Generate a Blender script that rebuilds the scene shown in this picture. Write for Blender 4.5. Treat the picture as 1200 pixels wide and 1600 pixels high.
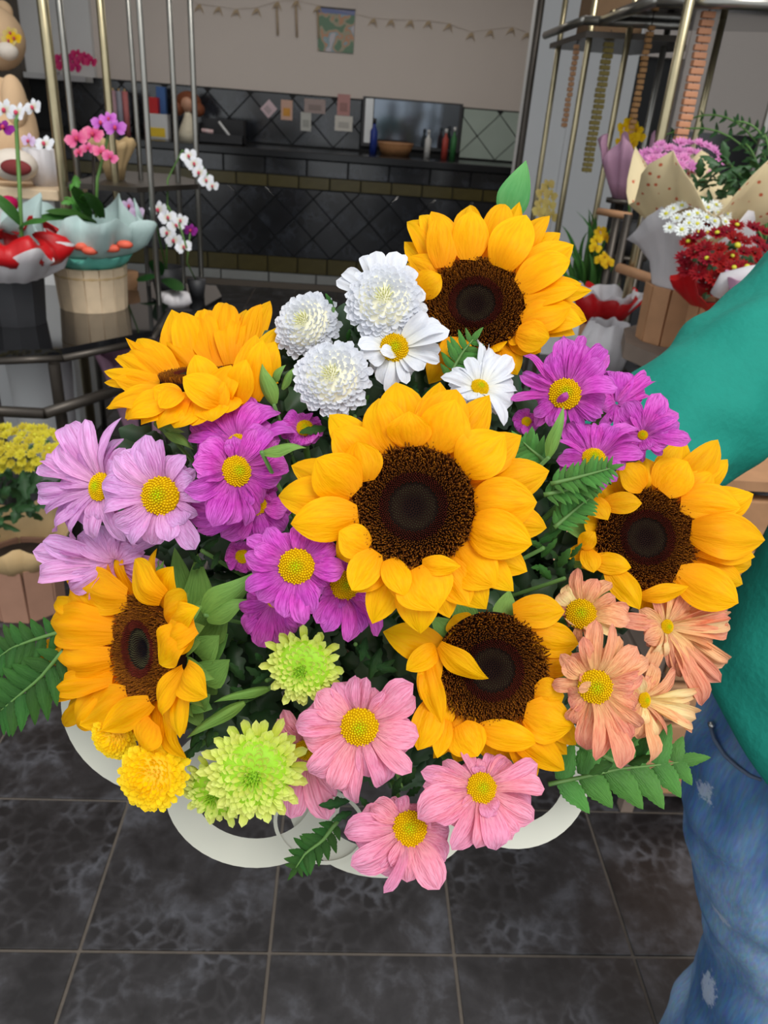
import bpy, bmesh, math, random
from mathutils import Vector, Matrix, noise

random.seed(7)
for o in list(bpy.data.objects):
    bpy.data.objects.remove(o, do_unlink=True)
scene = bpy.context.scene
COL = scene.collection

# ------------------------------------------------------------------ camera
F = 1190.0                      # focal length in pixels of the 1200x1600 frame
H = 1.50                        # lens height above the floor
YAW, PITCH, ROLL = math.radians(4.0), math.radians(27.6), math.radians(4.5)
CAM = Vector((0, 0, H))
fwd = Vector((math.sin(YAW) * math.cos(PITCH), math.cos(YAW) * math.cos(PITCH), -math.sin(PITCH)))
r0 = Vector((math.cos(YAW), -math.sin(YAW), 0))
u0 = r0.cross(fwd)
rgt = r0 * math.cos(ROLL) + u0 * math.sin(ROLL)
upv = u0 * math.cos(ROLL) - r0 * math.sin(ROLL)
cam_data = bpy.data.cameras.new('camera')
cam_data.sensor_fit = 'VERTICAL'
cam_data.sensor_height = 36.0
cam_data.lens = 36.0 * F / 1600.0
cam_data.clip_start = 0.02
cam_data.dof.use_dof = True
cam_data.dof.focus_distance = 0.47
cam_data.dof.aperture_fstop = 16.0
cam = bpy.data.objects.new('camera', cam_data)
COL.objects.link(cam)
cam.matrix_world = Matrix((
    (rgt.x, upv.x, -fwd.x, CAM.x), (rgt.y, upv.y, -fwd.y, CAM.y),
    (rgt.z, upv.z, -fwd.z, CAM.z), (0, 0, 0, 1)))
scene.camera = cam

# ------------------------------------------------------------------ world, exposure
vs = scene.view_settings
vs.view_transform = 'Standard'; vs.look = 'None'; vs.gamma = 1.0; vs.exposure = 0.0
vs.use_curve_mapping = False
world = bpy.data.worlds.new('overcast_sky'); scene.world = world
world.use_nodes = True
wn = world.node_tree.nodes; wl = world.node_tree.links
bg = wn['Background']
bg.inputs['Color'].default_value = (0.93, 0.97, 1.0, 1)
bg.inputs['Strength'].default_value = 1.05
sun = bpy.data.lights.new('hazy_sun', 'SUN'); sun.energy = 2.0; sun.angle = math.radians(28)
sun.color = (1.0, 0.97, 0.92)
suno = bpy.data.objects.new('hazy_sun', sun); COL.objects.link(suno)
suno.rotation_euler = (math.radians(34), math.radians(14), 0)

# ------------------------------------------------------------------ helpers
def ray(px, py):
    return fwd + rgt * ((px - 600) / F) + upv * ((800 - py) / F)
def P(px, py, d):
    return CAM + ray(px, py) * d
def onplane(px, py, c, n, lift=0.0):
    r = ray(px, py)
    t = ((c - CAM).dot(n) + lift) / r.dot(n)
    return CAM + r * t
def onz(px, py, z):
    r = ray(px, py); return CAM + r * ((z - H) / r.z)
def ony(px, py, y):
    r = ray(px, py); return CAM + r * (y / r.y)

def link(o, parent=None):
    COL.objects.link(o)
    if parent is not None: o.parent = parent
    return o
def thing(name, label, cat, loc=(0, 0, 0), group=None, rz=0.0):
    o = bpy.data.objects.new(name, None); o.empty_display_size = 0.02
    o.location = loc; o.rotation_euler = (0, 0, rz)
    link(o); o['label'] = label; o['category'] = cat
    if group: o['group'] = group
    return o
def tag(o, label, cat, group=None):
    o['label'] = label; o['category'] = cat
    if group: o['group'] = group
    return o
def struct(o, label=None):
    o['kind'] = 'structure'
    if label: o['label'] = label
    return o
def new_mesh(name, verts, faces, mats=(), smooth=True):
    m = bpy.data.meshes.new(name); m.from_pydata([tuple(v) for v in verts], [], faces)
    for mt in (mats if isinstance(mats, (list, tuple)) else [mats]): m.materials.append(mt)
    if smooth: m.polygons.foreach_set('use_smooth', [True] * len(m.polygons))
    m.update(); return m
def put(name, mesh, parent=None, M=None):
    """link a mesh object; M is its world matrix; parents are unscaled empties"""
    o = bpy.data.objects.new(name, mesh); link(o, parent)
    M = M or Matrix()
    if parent is not None:
        pm = Matrix.Identity(4); q = parent; chain = []
        while q is not None: chain.append(q.matrix_basis.copy()); q = q.parent
        for c in reversed(chain): pm = pm @ c
        M = pm.inverted() @ M
    o.matrix_basis = M
    return o
def frame(x, z, loc, sx=1, sy=1, sz=1):
    x = x.normalized(); z = (z - x * z.dot(x))
    if z.length < 1e-5: z = x.orthogonal()
    z.normalize(); y = z.cross(x)
    return Matrix(((x.x*sx, y.x*sy, z.x*sz, loc.x), (x.y*sx, y.y*sy, z.y*sz, loc.y),
                   (x.z*sx, y.z*sy, z.z*sz, loc.z), (0, 0, 0, 1)))
def T(v): return Matrix.Translation(v)

class MB:
    """collects simple shapes into one mesh"""
    def __init__(s): s.v = []; s.f = []; s.c = []
    def add(s, vs, fs, col=None):
        k = len(s.v); s.v += [Vector(v) for v in vs]; s.f += [[i + k for i in f] for f in fs]
        s.c += [col or (1, 1, 1)] * len(vs)
    def box(s, lo, hi, bev=0.0, col=None):
        x0, y0, z0 = lo; x1, y1, z1 = hi
        if bev <= 0:
            s.add([(x0,y0,z0),(x1,y0,z0),(x1,y1,z0),(x0,y1,z0),(x0,y0,z1),(x1,y0,z1),(x1,y1,z1),(x0,y1,z1)],
                  [[3,2,1,0],[4,5,6,7],[0,1,5,4],[1,2,6,5],[2,3,7,6],[3,0,4,7]], col)
        else:
            bm = bmesh.new(); bmesh.ops.create_cube(bm, size=1)
            for v in bm.verts:
                v.co = Vector(((x0+x1)/2 + v.co.x*(x1-x0), (y0+y1)/2 + v.co.y*(y1-y0), (z0+z1)/2 + v.co.z*(z1-z0)))
            bmesh.ops.bevel(bm, geom=bm.edges[:], offset=bev, segments=2, affect='EDGES', profile=0.6)
            bm.verts.index_update()
            s.add([v.co.copy() for v in bm.verts], [[v.index for v in f.verts] for f in bm.faces], col); bm.free()
    def tube(s, pts, rad, n=8, caps=True, col=None):
        pts = [Vector(p) for p in pts]
        rads = rad if isinstance(rad, (list, tuple)) else [rad] * len(pts)
        vs = []; prev = None
        for i, p in enumerate(pts):
            t = (pts[min(i+1, len(pts)-1)] - pts[max(i-1, 0)]).normalized()
            a = prev - t * prev.dot(t) if prev is not None else t.orthogonal()
            if a.length < 1e-6: a = t.orthogonal()
            a.normalize(); prev = a; b = t.cross(a)
            for k in range(n):
                an = 2*math.pi*k/n; vs.append(p + (a*math.cos(an) + b*math.sin(an)) * rads[i])
        fs = []
        for i in range(len(pts)-1):
            for k in range(n):
                fs.append([i*n+k, i*n+(k+1) % n, (i+1)*n+(k+1) % n, (i+1)*n+k])
        if caps: fs.append(list(range(n))[::-1]); fs.append([len(vs)-n+k for k in range(n)])
        s.add(vs, fs, col)
    def lathe(s, prof, c=(0,0,0), n=20, cap0=True, cap1=False, col=None, wob=None):
        c = Vector(c); vs = []
        for i, (r, z) in enumerate(prof):
            for k in range(n):
                a = 2*math.pi*k/n; rr = r * (wob(i, a) if wob else 1)
                vs.append(c + Vector((rr*math.cos(a), rr*math.sin(a), z)))
        fs = []
        for i in range(len(prof)-1):
            for k in range(n): fs.append([i*n+k, i*n+(k+1) % n, (i+1)*n+(k+1) % n, (i+1)*n+k])
        if cap0: fs.append(list(range(n))[::-1])
        if cap1: fs.append([len(vs)-n+k for k in range(n)])
        s.add(vs, fs, col)
    def ball(s, c, r, n=6, m=4, col=None, sc=(1,1,1)):
        c = Vector(c); vs = [c + Vector((0,0,-r*sc[2]))]; fs = []
        for i in range(1, m):
            t = -math.pi/2 + math.pi*i/m
            for k in range(n):
                a = 2*math.pi*k/n
                vs.append(c + Vector((r*math.cos(t)*math.cos(a)*sc[0], r*math.cos(t)*math.sin(a)*sc[1], r*math.sin(t)*sc[2])))
        vs.append(c + Vector((0,0,r*sc[2])))
        for k in range(n): fs.append([0, 1+(k+1) % n, 1+k])
        for i in range(m-2):
            for k in range(n): fs.append([1+i*n+k, 1+i*n+(k+1) % n, 1+(i+1)*n+(k+1) % n, 1+(i+1)*n+k])
        b = 1+(m-2)*n
        for k in range(n): fs.append([b+k, b+(k+1) % n, len(vs)-1])
        s.add(vs, fs, col)
    def mesh(s, name, mat, smooth=True, colors=False):
        m = new_mesh(name, s.v, s.f, mat, smooth)
        if colors:
            at = m.color_attributes.new('Col', 'FLOAT_COLOR', 'POINT')
            at.data.foreach_set('color', [x for c in s.c for x in (c[0], c[1], c[2], 1.0)])
        return m
    def build(s, name, mat, parent=None, M=None, smooth=True, colors=False):
        return put(name, s.mesh(name, mat, smooth, colors), parent, M)

# ------------------------------------------------------------------ materials
MATS = {}
def lin(r, g, b):
    f = lambda c: (c/255/12.92) if c/255 <= 0.04045 else ((c/255+0.055)/1.055)**2.4
    return (f(r), f(g), f(b), 1.0)
def base_mat(name):
    m = bpy.data.materials.new(name); m.use_nodes = True
    nt = m.node_tree; b = nt.nodes['Principled BSDF']
    return m, nt, b
def N(nt, typ, **kw):
    n = nt.nodes.new(typ)
    for k, v in kw.items(): setattr(n, k, v)
    return n
def plain(name, col, rough=0.5, metal=0.0, noise_amt=0.12, scale=30, bump=0.0, spec=0.5, trans=0.0, coat=0.0):
    """one colour, mottled a little by noise"""
    if name in MATS: return MATS[name]
    m, nt, b = base_mat(name)
    tc = N(nt, 'ShaderNodeTexCoord'); nz = N(nt, 'ShaderNodeTexNoise'); nz.inputs['Scale'].default_value = scale
    nz.inputs['Detail'].default_value = 3
    nt.links.new(tc.outputs['Object'], nz.inputs['Vector'])
    mx = N(nt, 'ShaderNodeMix', data_type='RGBA')
    c = Vector(col[:3])
    mx.inputs['A'].default_value = (*(c*(1-noise_amt)), 1); mx.inputs['B'].default_value = (*[min(1, x) for x in c*(1+noise_amt)], 1)
    nt.links.new(nz.outputs['Fac'], mx.inputs['Factor'])
    nt.links.new(mx.outputs['Result'], b.inputs['Base Color'])
    b.inputs['Roughness'].default_value = rough; b.inputs['Metallic'].default_value = metal
    b.inputs['Specular IOR Level'].default_value = spec
    if coat: b.inputs['Coat Weight'].default_value = coat
    if bump:
        bp = N(nt, 'ShaderNodeBump'); bp.inputs['Strength'].default_value = bump; bp.inputs['Distance'].default_value = 0.01
        nt.links.new(nz.outputs['Fac'], bp.inputs['Height']); nt.links.new(bp.outputs['Normal'], b.inputs['Normal'])
    if trans: add_translucent(nt, b, mx.outputs['Result'], trans)
    MATS[name] = m; return m
def add_translucent(nt, b, colsock, amt):
    out = nt.nodes['Material Output']
    tr = N(nt, 'ShaderNodeBsdfTranslucent'); ms = N(nt, 'ShaderNodeMixShader'); ms.inputs[0].default_value = amt
    nt.links.new(colsock, tr.inputs['Color'])
    nt.links.new(b.outputs['BSDF'], ms.inputs[1]); nt.links.new(tr.outputs['BSDF'], ms.inputs[2])
    nt.links.new(ms.outputs['Shader'], out.inputs['Surface'])
def petal_mat(name, c_base, c_mid, c_tip, stripe=None, stripes=5, samt=0.3, trans=0.22, rough=0.55, var=0.12, hue=0.008, bump=0.25, spec=0.14):
    """flower petal: colour runs from base to tip, fine veins along it"""
    if name in MATS: return MATS[name]
    m, nt, b = base_mat(name); L = nt.links.new
    uv = N(nt, 'ShaderNodeUVMap'); sp = N(nt, 'ShaderNodeSeparateXYZ'); L(uv.outputs['UV'], sp.inputs[0])
    cr = N(nt, 'ShaderNodeValToRGB'); e = cr.color_ramp.elements
    e[0].position = 0.0; e[0].color = c_base; e[1].position = 1.0; e[1].color = c_tip
    x = cr.color_ramp.elements.new(0.45); x.color = c_mid
    L(sp.outputs['X'], cr.inputs['Fac'])
    nz = N(nt, 'ShaderNodeTexNoise'); nz.inputs['Scale'].default_value = 2.0; nz.inputs['Detail'].default_value = 2
    oi = N(nt, 'ShaderNodeObjectInfo')
    mp = N(nt, 'ShaderNodeCombineXYZ'); 
    mu = N(nt, 'ShaderNodeMath', operation='MULTIPLY'); mu.inputs[1].default_value = 2.0; L(sp.outputs['X'], mu.inputs[0])
    mv = N(nt, 'ShaderNodeMath', operation='MULTIPLY'); mv.inputs[1].default_value = float(stripes) * 1.6; L(sp.outputs['Y'], mv.inputs[0])
    mr = N(nt, 'ShaderNodeMath', operation='MULTIPLY'); mr.inputs[1].default_value = 50.0; L(oi.outputs['Random'], mr.inputs[0])
    L(mu.outputs[0], mp.inputs[0]); L(mv.outputs[0], mp.inputs[1]); L(mr.outputs[0], mp.inputs[2])
    L(mp.outputs[0], nz.inputs['Vector'])
    rm = N(nt, 'ShaderNodeMapRange'); rm.inputs['From Min'].default_value = 0.42; rm.inputs['From Max'].default_value = 0.68
    L(nz.outputs['Fac'], rm.inputs['Value'])
    ms = N(nt, 'ShaderNodeMath', operation='MULTIPLY'); ms.inputs[1].default_value = samt; L(rm.outputs[0], ms.inputs[0])
    mx = N(nt, 'ShaderNodeMix', data_type='RGBA')
    mx.inputs['B'].default_value = stripe or tuple(Vector(c_mid[:3]) * 0.6) + (1,)
    L(cr.outputs['Color'], mx.inputs['A']); L(ms.outputs[0], mx.inputs['Factor'])
    hs = N(nt, 'ShaderNodeHueSaturation'); L(mx.outputs['Result'], hs.inputs['Color'])
    vr = N(nt, 'ShaderNodeMapRange'); vr.inputs['To Min'].default_value = 1 - var; vr.inputs['To Max'].default_value = 1 + var * 0.6
    L(oi.outputs['Random'], vr.inputs['Value']); L(vr.outputs[0], hs.inputs['Value'])
    hr = N(nt, 'ShaderNodeMapRange'); hr.inputs['To Min'].default_value = 0.5 - hue; hr.inputs['To Max'].default_value = 0.5 + hue
    L(oi.outputs['Random'], hr.inputs['Value']); L(hr.outputs[0], hs.inputs['Hue'])
    L(hs.outputs['Color'], b.inputs['Base Color'])
    b.inputs['Roughness'].default_value = rough; b.inputs['Specular IOR Level'].default_value = spec
    bp = N(nt, 'ShaderNodeBump'); bp.inputs['Strength'].default_value = bump; bp.inputs['Distance'].default_value = 0.002
    L(nz.outputs['Fac'], bp.inputs['Height']); L(bp.outputs['Normal'], b.inputs['Normal'])
    add_translucent(nt, b, hs.outputs['Color'], trans)
    MATS[name] = m; return m
def vcol_mat(name, rough=0.6, spec=0.3):
    if name in MATS: return MATS[name]
    m, nt, b = base_mat(name)
    a = N(nt, 'ShaderNodeVertexColor'); a.layer_name = 'Col'
    nt.links.new(a.outputs['Color'], b.inputs['Base Color'])
    b.inputs['Roughness'].default_value = rough; b.inputs['Specular IOR Level'].default_value = spec
    MATS[name] = m; return m

# ------------------------------------------------------------------ STRUCTURE : floor, walls, counter
def marble(name, dark, mid, light, rough=.22, scale=9.0, tint=.12, spec=.5):
    """dark mottled stone tile, different on each tile"""
    m, nt, b = base_mat(name); L = nt.links.new
    tc = N(nt, 'ShaderNodeTexCoord'); oi = N(nt, 'ShaderNodeObjectInfo')
    cm = N(nt, 'ShaderNodeVectorMath', operation='SCALE'); cm.inputs[0].default_value = (17, 31, 9); L(oi.outputs['Random'], cm.inputs['Scale'])
    ad = N(nt, 'ShaderNodeVectorMath', operation='ADD'); L(tc.outputs['Object'], ad.inputs[0]); L(cm.outputs[0], ad.inputs[1])
    n1 = N(nt, 'ShaderNodeTexNoise'); n1.inputs['Scale'].default_value = scale*1.1; n1.inputs['Detail'].default_value = 6; n1.inputs['Roughness'].default_value = .62
    n1.inputs['Distortion'].default_value = .25
    L(ad.outputs[0], n1.inputs['Vector'])
    n3 = N(nt, 'ShaderNodeTexNoise'); n3.inputs['Scale'].default_value = scale*.4; n3.inputs['Detail'].default_value = 2
    L(ad.outputs[0], n3.inputs['Vector'])
    mxv = N(nt, 'ShaderNodeMix', data_type='VECTOR'); mxv.inputs['Factor'].default_value = .05
    L(ad.outputs[0], mxv.inputs['A']); L(n1.outputs['Color'], mxv.inputs['B'])
    vo = N(nt, 'ShaderNodeTexVoronoi', feature='DISTANCE_TO_EDGE'); vo.inputs['Scale'].default_value = scale*3.4; L(mxv.outputs['Result'], vo.inputs['Vector'])
    c1 = N(nt, 'ShaderNodeValToRGB'); e = c1.color_ramp.elements; e[0].position = .33; e[0].color = dark; e[1].position = .70; e[1].color = light
    x = c1.color_ramp.elements.new(.50); x.color = mid
    L(n1.outputs['Fac'], c1.inputs['Fac'])
    # dark pebble blotches where the large noise allows
    r1 = N(nt, 'ShaderNodeMapRange'); r1.inputs['From Min'].default_value = .05; r1.inputs['From Max'].default_value = .22; L(vo.outputs['Distance'], r1.inputs['Value'])
    r2 = N(nt, 'ShaderNodeMapRange'); r2.inputs['From Min'].default_value = .40; r2.inputs['From Max'].default_value = .60; L(n3.outputs['Fac'], r2.inputs['Value'])
    mm = N(nt, 'ShaderNodeMath', operation='MULTIPLY'); L(r1.outputs[0], mm.inputs[0]); L(r2.outputs[0], mm.inputs[1])
    mx = N(nt, 'ShaderNodeMix', data_type='RGBA'); mx.inputs['B'].default_value = dark
    L(mm.outputs[0], mx.inputs['Factor']); L(c1.outputs['Color'], mx.inputs['A'])
    L(mx.outputs['Result'], b.inputs['Base Color'])
    b.inputs['Roughness'].default_value = rough; b.inputs['Specular IOR Level'].default_value = spec
    MATS[name] = m; return m
M_tile = marble('floor_marble', lin(27,23,23), lin(47,44,45), lin(82,82,87), .40)
M_dtile = marble('black_tile', lin(24,25,28), lin(34,36,41), lin(56,60,68), .14, 5, spec=.8)
M_gold = plain('olive_tile', lin(78,70,34), .25, 0, .3, 12)
M_grey = plain('light_tile', lin(150,152,150), .2, 0, .1, 12)
M_tile_reflection = plain('painted_tile_reflection', lin(176,190,180), .15, 0, .15, 3)  # sky reflection on the glossy wall tiles, painted in as a pale colour
M_grout = plain('grout', lin(92,84,76), .9, 0, .2, 60)
M_dgrout = plain('dark_grout', lin(16,17,19), .7, 0, .2, 40)
M_wall = plain('wall_paint', lin(214,203,195), .85, 0, .04, 2.0, .05)
M_wall2 = plain('wall_paint_white', lin(225,225,225), .85, 0, .04, 2.0)
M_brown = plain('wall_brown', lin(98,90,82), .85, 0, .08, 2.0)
M_ceil = plain('ceiling_paint', lin(200,198,192), .9, 0, .04, 2.0)
M_black = plain('black_void', lin(14,14,15), .6, 0, .1, 5)

def slab(name, lo, hi, mat, parent=None, bev=0.0):
    c = Vector([(a+b)/2 for a, b in zip(lo, hi)]); m = MB(); m.box(Vector(lo)-c, Vector(hi)-c, bev)
    o = m.build(name, mat, parent, T(c), smooth=False); return o

floor = struct(slab('floor', (-4.2,-3.0,-.05), (4.2,8.4,-.004), M_grout), 'dark marbled tile floor with thin brown grout lines')
TX, TY = .3727, .369
tm = MB(); tm.box((-TX/2+.0035,-TY/2+.0035,-.02), (TX/2-.0035,TY/2-.0035,0), .0016); tmesh = tm.mesh('tile', M_tile, False)
cells = []
for i in range(-9, 10):
    for j in range(-5, 20):
        x = -.0935 + (i+.5)*TX; y = .943 + (j+.5)*TY
        if abs(x) < 3.3 and -.7 < y < 7.4: cells.append((x, y))
def vis(x, y):
    v = Vector((x, y, 0)) - CAM; d = v.dot(fwd)
    if d < .1: return 1e9
    px = 600 + F*v.dot(rgt)/d; py = 800 - F*v.dot(upv)/d
    off = max(0, -150-px, px-1350, py-1800)
    return d + off*.01
cells.sort(key=lambda c: vis(*c))
for x, y in cells[:290]: put('tile', tmesh, floor, T(Vector((x, y, 0))))
rest = MB()
for x, y in cells[290:]: rest.box((x-TX/2+.004,y-TY/2+.004,-.01), (x+TX/2-.004,y+TY/2-.004,0))
ro = rest.build('tiles', M_tile, floor, None, False); ro['kind'] = 'stuff'

struct(slab('wall_back', (-4.2,8.32,0), (4.2,8.5,3.2), M_wall), 'warm grey painted back wall')
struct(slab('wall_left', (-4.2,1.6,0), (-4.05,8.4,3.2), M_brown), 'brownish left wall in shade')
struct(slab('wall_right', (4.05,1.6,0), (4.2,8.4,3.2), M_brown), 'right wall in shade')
struct(slab('ceiling', (-4.2,2.7,3.2), (4.2,8.5,3.3), M_ceil), 'plain ceiling over the shop')
struct(slab('wall_pier', (1.09,5.5,0), (1.76,5.7,3.2), M_wall2), 'pale grey wall pier behind the right rack')
struct(slab('wall_partition', (2.06,5.5,0), (4.05,5.7,3.2), M_wall), 'grey partition wall at the right')
struct(slab('wall_lintel', (1.76,5.52,1.93), (2.06,5.7,3.2), M_wall), 'wall over the dark doorway')
struct(slab('door_1', (1.76,5.60,0), (2.06,5.66,1.93), M_black), 'dark narrow doorway in the right partition')
struct(slab('trim_1', (1.37,5.488,0), (1.40,5.50,3.2), M_wall2), 'thin white edge strip on the pier')
struct(slab('wall_white_bay', (-3.05,8.24,1.6), (-2.43,8.32,3.2), M_wall2), 'white bay of the back wall at the left')
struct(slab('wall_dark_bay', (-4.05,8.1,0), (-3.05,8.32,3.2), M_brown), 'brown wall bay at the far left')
dw = struct(slab('wall_dado', (2.06,5.47,0), (4.05,5.5,1.53), M_dtile), 'dark tiled lower part of the right partition')

def clip(poly, x0, x1, y0, y1):
    def cut(p, f, g):
        out = []
        for i in range(len(p)):
            a, b = p[i], p[(i+1) % len(p)]; fa, fb = f(a), f(b)
            if fa >= 0: out.append(a)
            if (fa >= 0) != (fb >= 0):
                t = fa/(fa-fb); out.append((a[0]+(b[0]-a[0])*t, a[1]+(b[1]-a[1])*t))
        return out
    for f in (lambda q: q[0]-x0, lambda q: x1-q[0], lambda q: q[1]-y0, lambda q: y1-q[1]):
        poly = cut(poly, f, None)
        if len(poly) < 3: return None
    return poly
def wtile(poly, y, mat, parent, th=.012, gap=.004, name='tile'):
    """a tile on a wall facing -y; poly in x,z"""
    cx = sum(p[0] for p in poly)/len(poly); cz = sum(p[1] for p in poly)/len(poly)
    def ins(k):
        r = []
        for p in poly:
            dx, dz = p[0]-cx, p[1]-cz; l = math.hypot(dx, dz) or 1; r.append((dx*(1-k/l), dz*(1-k/l)))
        return r
    n = len(poly); a = ins(gap*1.4); b = ins(gap*1.4+.004)
    vs = [(p[0], 0, p[1]) for p in a] + [(p[0], -th+.003, p[1]) for p in a] + [(p[0], -th, p[1]) for p in b]
    fs = []
    for k in range(n):
        q = (k+1) % n; fs += [[k, q, n+q, n+k], [n+k, n+q, 2*n+q, 2*n+k]]
    fs.append([2*n+k for k in range(n)])
    m = new_mesh(name, vs, fs, mat, False)
    # a hair of unevenness so that reflections break at the joints
    tl = Matrix.Rotation(random.uniform(-.006,.006), 4, 'X') @ Matrix.Rotation(random.uniform(-.006,.006), 4, 'Z')
    return put(name, m, parent, T(Vector((cx, y, cz))) @ tl)
def diamonds(x0, x1, z0, z1, s, y, parent, matf, gap=.004):
    i0 = int(math.floor(x0/s))-1
    for i in range(i0*2, int(x1/s)*2+4):
        for j in range(-1, int((z1-z0)/s)*2+4):
            if (i+j) % 2: continue
            cx, cz = i*s/2, z0 + j*s/2
            p = clip([(cx-s/2,cz),(cx,cz-s/2),(cx+s/2,cz),(cx,cz+s/2)], x0, x1, z0, z1)
            if p and len(p) > 2:
                ar = abs(sum(p[k][0]*p[(k+1)%len(p)][1]-p[(k+1)%len(p)][0]*p[k][1] for k in range(len(p))))/2
                if ar > .002: wtile(p, y, matf(cx, cz), parent, gap=gap)
def row(x0, x1, z0, z1, w, y, parent, mat, gap=.004):
    x = x0
    while x < x1 - .02:
        xe = min(x+w, x1); wtile([(x,z0),(xe,z0),(xe,z1),(x,z1)], y, mat, parent, gap=gap); x = xe

# shop counter
ctr = thing('shop_counter', 'long black tiled shop counter with diagonal tiles at the back', 'counter', (-.7,7.8,0))
slab('body', (-3.0,7.5,0), (1.95,8.1,1.08), M_dgrout, ctr)
slab('countertop', (-3.02,7.44,1.085), (2.0,8.15,1.146), plain('counter_granite', lin(26,27,30), .2, 0, .3, 40), ctr, .006)
row(-3.0, 1.95, .0, .085, .45, 7.5, ctr, M_grey)
diamonds(-3.0, 1.95, .24, .835, .345, 7.5, ctr, lambda x, z: M_dtile)
row(-3.0, 1.95, .09, .235, .28, 7.5, ctr, M_gold)
row(-3.0, 1.95, .84, .94, .28, 7.5, ctr, M_gold)
row(-3.0, 1.95, .945, 1.078, .37, 7.5, ctr, M_dtile)
# tiled wainscot of the back wall
wd = struct(slab('wall_tiled', (-3.05,8.28,1.0), (2.6,8.32,1.60), M_dgrout), 'black diagonal wall tiles above the counter')
diamonds(-2.9, .06, 1.16, 1.59, .40, 8.28, wd, lambda x, z: M_dtile)
diamonds(1.04, 2.3, 1.16, 1.59, .40, 8.28, wd, lambda x, z: M_tile_reflection)
wn1 = struct(slab('window_1', (.07,8.25,1.20), (1.03,8.30,1.625), plain('dark_frame', lin(60,60,62), .4)), 'framed glass panel above the counter')
slab('pane', (.095,8.245,1.23), (.17,8.25,1.61), plain('pane_bright', lin(235,238,240), .1, 0, .02, 3), wn1)
slab('pane', (.18,8.245,1.23), (1.0,8.25,1.61), plain('pane_mirror', lin(120,128,138), .08, .9, .05, 3), wn1)

# ------------------------------------------------------------------ petals and leaves (unit shapes: x 0..1 along, y -0.5..0.5 across)
def sheet(name, mat, nu, nv, prof, arch=0.1, cup=0.05, tipcurl=0.0, wave=0.0, ridge=0.0, skew=0.0, seed=0, side=0.0):
    rnd = random.Random(seed); ph = rnd.uniform(0, 6.28); vs = []; uvs = []
    for i in range(nu + 1):
        u = i / nu; w = prof(u)
        uu = u + 0.0
        zc = arch * 4 * u * (1 - u) + (arch * skew) * math.sin(2 * math.pi * u)
        xc = u
        if tipcurl:
            k = max(0, (u - 0.6) / 0.4); zc += tipcurl * k * k; xc -= abs(tipcurl) * 0.5 * k * k
        for j in range(nv + 1):
            v = -1 + 2 * j / nv
            y = 0.5 * w * v + side * 0.5 * u * (1 - u) * 4
            z = zc - cup * w * v * v + wave * w * abs(v) ** 1.5 * math.sin(7 * u + ph + (1.7 if v > 0 else 0)) \
                + ridge * math.cos(v * math.pi * 2.0) * min(1, 4 * u) * w
            vs.append((xc, y, z)); uvs.append((uu, j / nv))
    fs = [[i*(nv+1)+j, (i+1)*(nv+1)+j, (i+1)*(nv+1)+j+1, i*(nv+1)+j+1] for i in range(nu) for j in range(nv)]
    m = new_mesh(name, vs, fs, mat)
    ul = m.uv_layers.new(name='UVMap')
    for lp in m.loops: ul.data[lp.index].uv = uvs[lp.vertex_index]
    return m
def prof_sun(mid=0.42, b=0.42, e=0.8, p=2.0):
    def f(u):
        if u < mid: return 1 - (1 - b) * (1 - u / mid) ** 2
        t = (u - mid) / (1 - mid); return max(0.0, 1 - t ** p) ** e
    return f
def prof_round(mid=0.62, b=0.38, p=2.4, e=0.55):
    return prof_sun(mid, b, e, p)
def prof_lobed(n=4, amp=0.28, mid=0.4):
    g = prof_sun(mid, 0.12, 0.85, 1.8)
    def f(u): return g(u) * (1 - amp + amp * abs(math.sin(math.pi * n * u)) * 1.3)
    return f
def prof_serr(n=9, amp=0.16):
    g = prof_sun(0.28, 0.55, 0.95, 1.6)
    def f(u): s = (u * n) % 1.0; return g(u) * (1 - amp * s)
    return f

M_sun = petal_mat('sunflower_petal', lin(250,160,0), lin(255,186,0), lin(255,196,0), lin(244,146,0), 4, 0.35, 0.32, 0.55, 0.05, 0.004, 0.4)
M_white = petal_mat('white_petal', lin(238,237,224), lin(229,231,237), lin(234,236,243), lin(196,204,220), 3, 0.25, 0.25, 0.55, 0.05, 0.0, 0.3)
M_magenta = petal_mat('magenta_petal', lin(222,110,205), lin(226,84,208), lin(234,126,228), lin(168,30,150), 6, 0.65, 0.22, 0.5, 0.15, 0.014, 0.8)
M_lilac = petal_mat('lilac_petal', lin(244,180,224), lin(242,178,234), lin(240,190,246), lin(214,128,196), 6, 0.6, 0.25, 0.5, 0.10, 0.016, 0.8)
M_pink = petal_mat('pink_petal', lin(248,170,178), lin(249,162,188), lin(250,174,208), lin(230,118,152), 5, 0.6, 0.25, 0.5, 0.08, 0.014, 0.8)
M_peach = petal_mat('peach_petal', lin(252,208,140), lin(252,184,136), lin(250,174,146), lin(230,128,94), 5, 0.6, 0.25, 0.5, 0.08, 0.016, 0.8)
M_cream = petal_mat('cream_petal', lin(244,215,140), lin(245,225,165), lin(238,175,130), lin(230,165,110), 5, 0.35, 0.25, 0.5, 0.05, 0.01, 0.5)
M_green = petal_mat('lime_petal', lin(192,222,44), lin(228,238,100), lin(242,246,152), lin(190,216,56), 4, 0.4, 0.3, 0.5, 0.07, 0.008, 0.4)
M_yellow = petal_mat('yellow_petal', lin(255,208,0), lin(255,220,14), lin(255,230,50), lin(246,190,0), 3, 0.3, 0.25, 0.5, 0.07, 0.006, 0.3)
M_leaf = petal_mat('leaf_green', lin(45,84,34), lin(56,100,42), lin(66,116,48), lin(36,70,34), 7, 0.4, 0.15, 0.42, 0.2, 0.012, 0.5)
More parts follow.
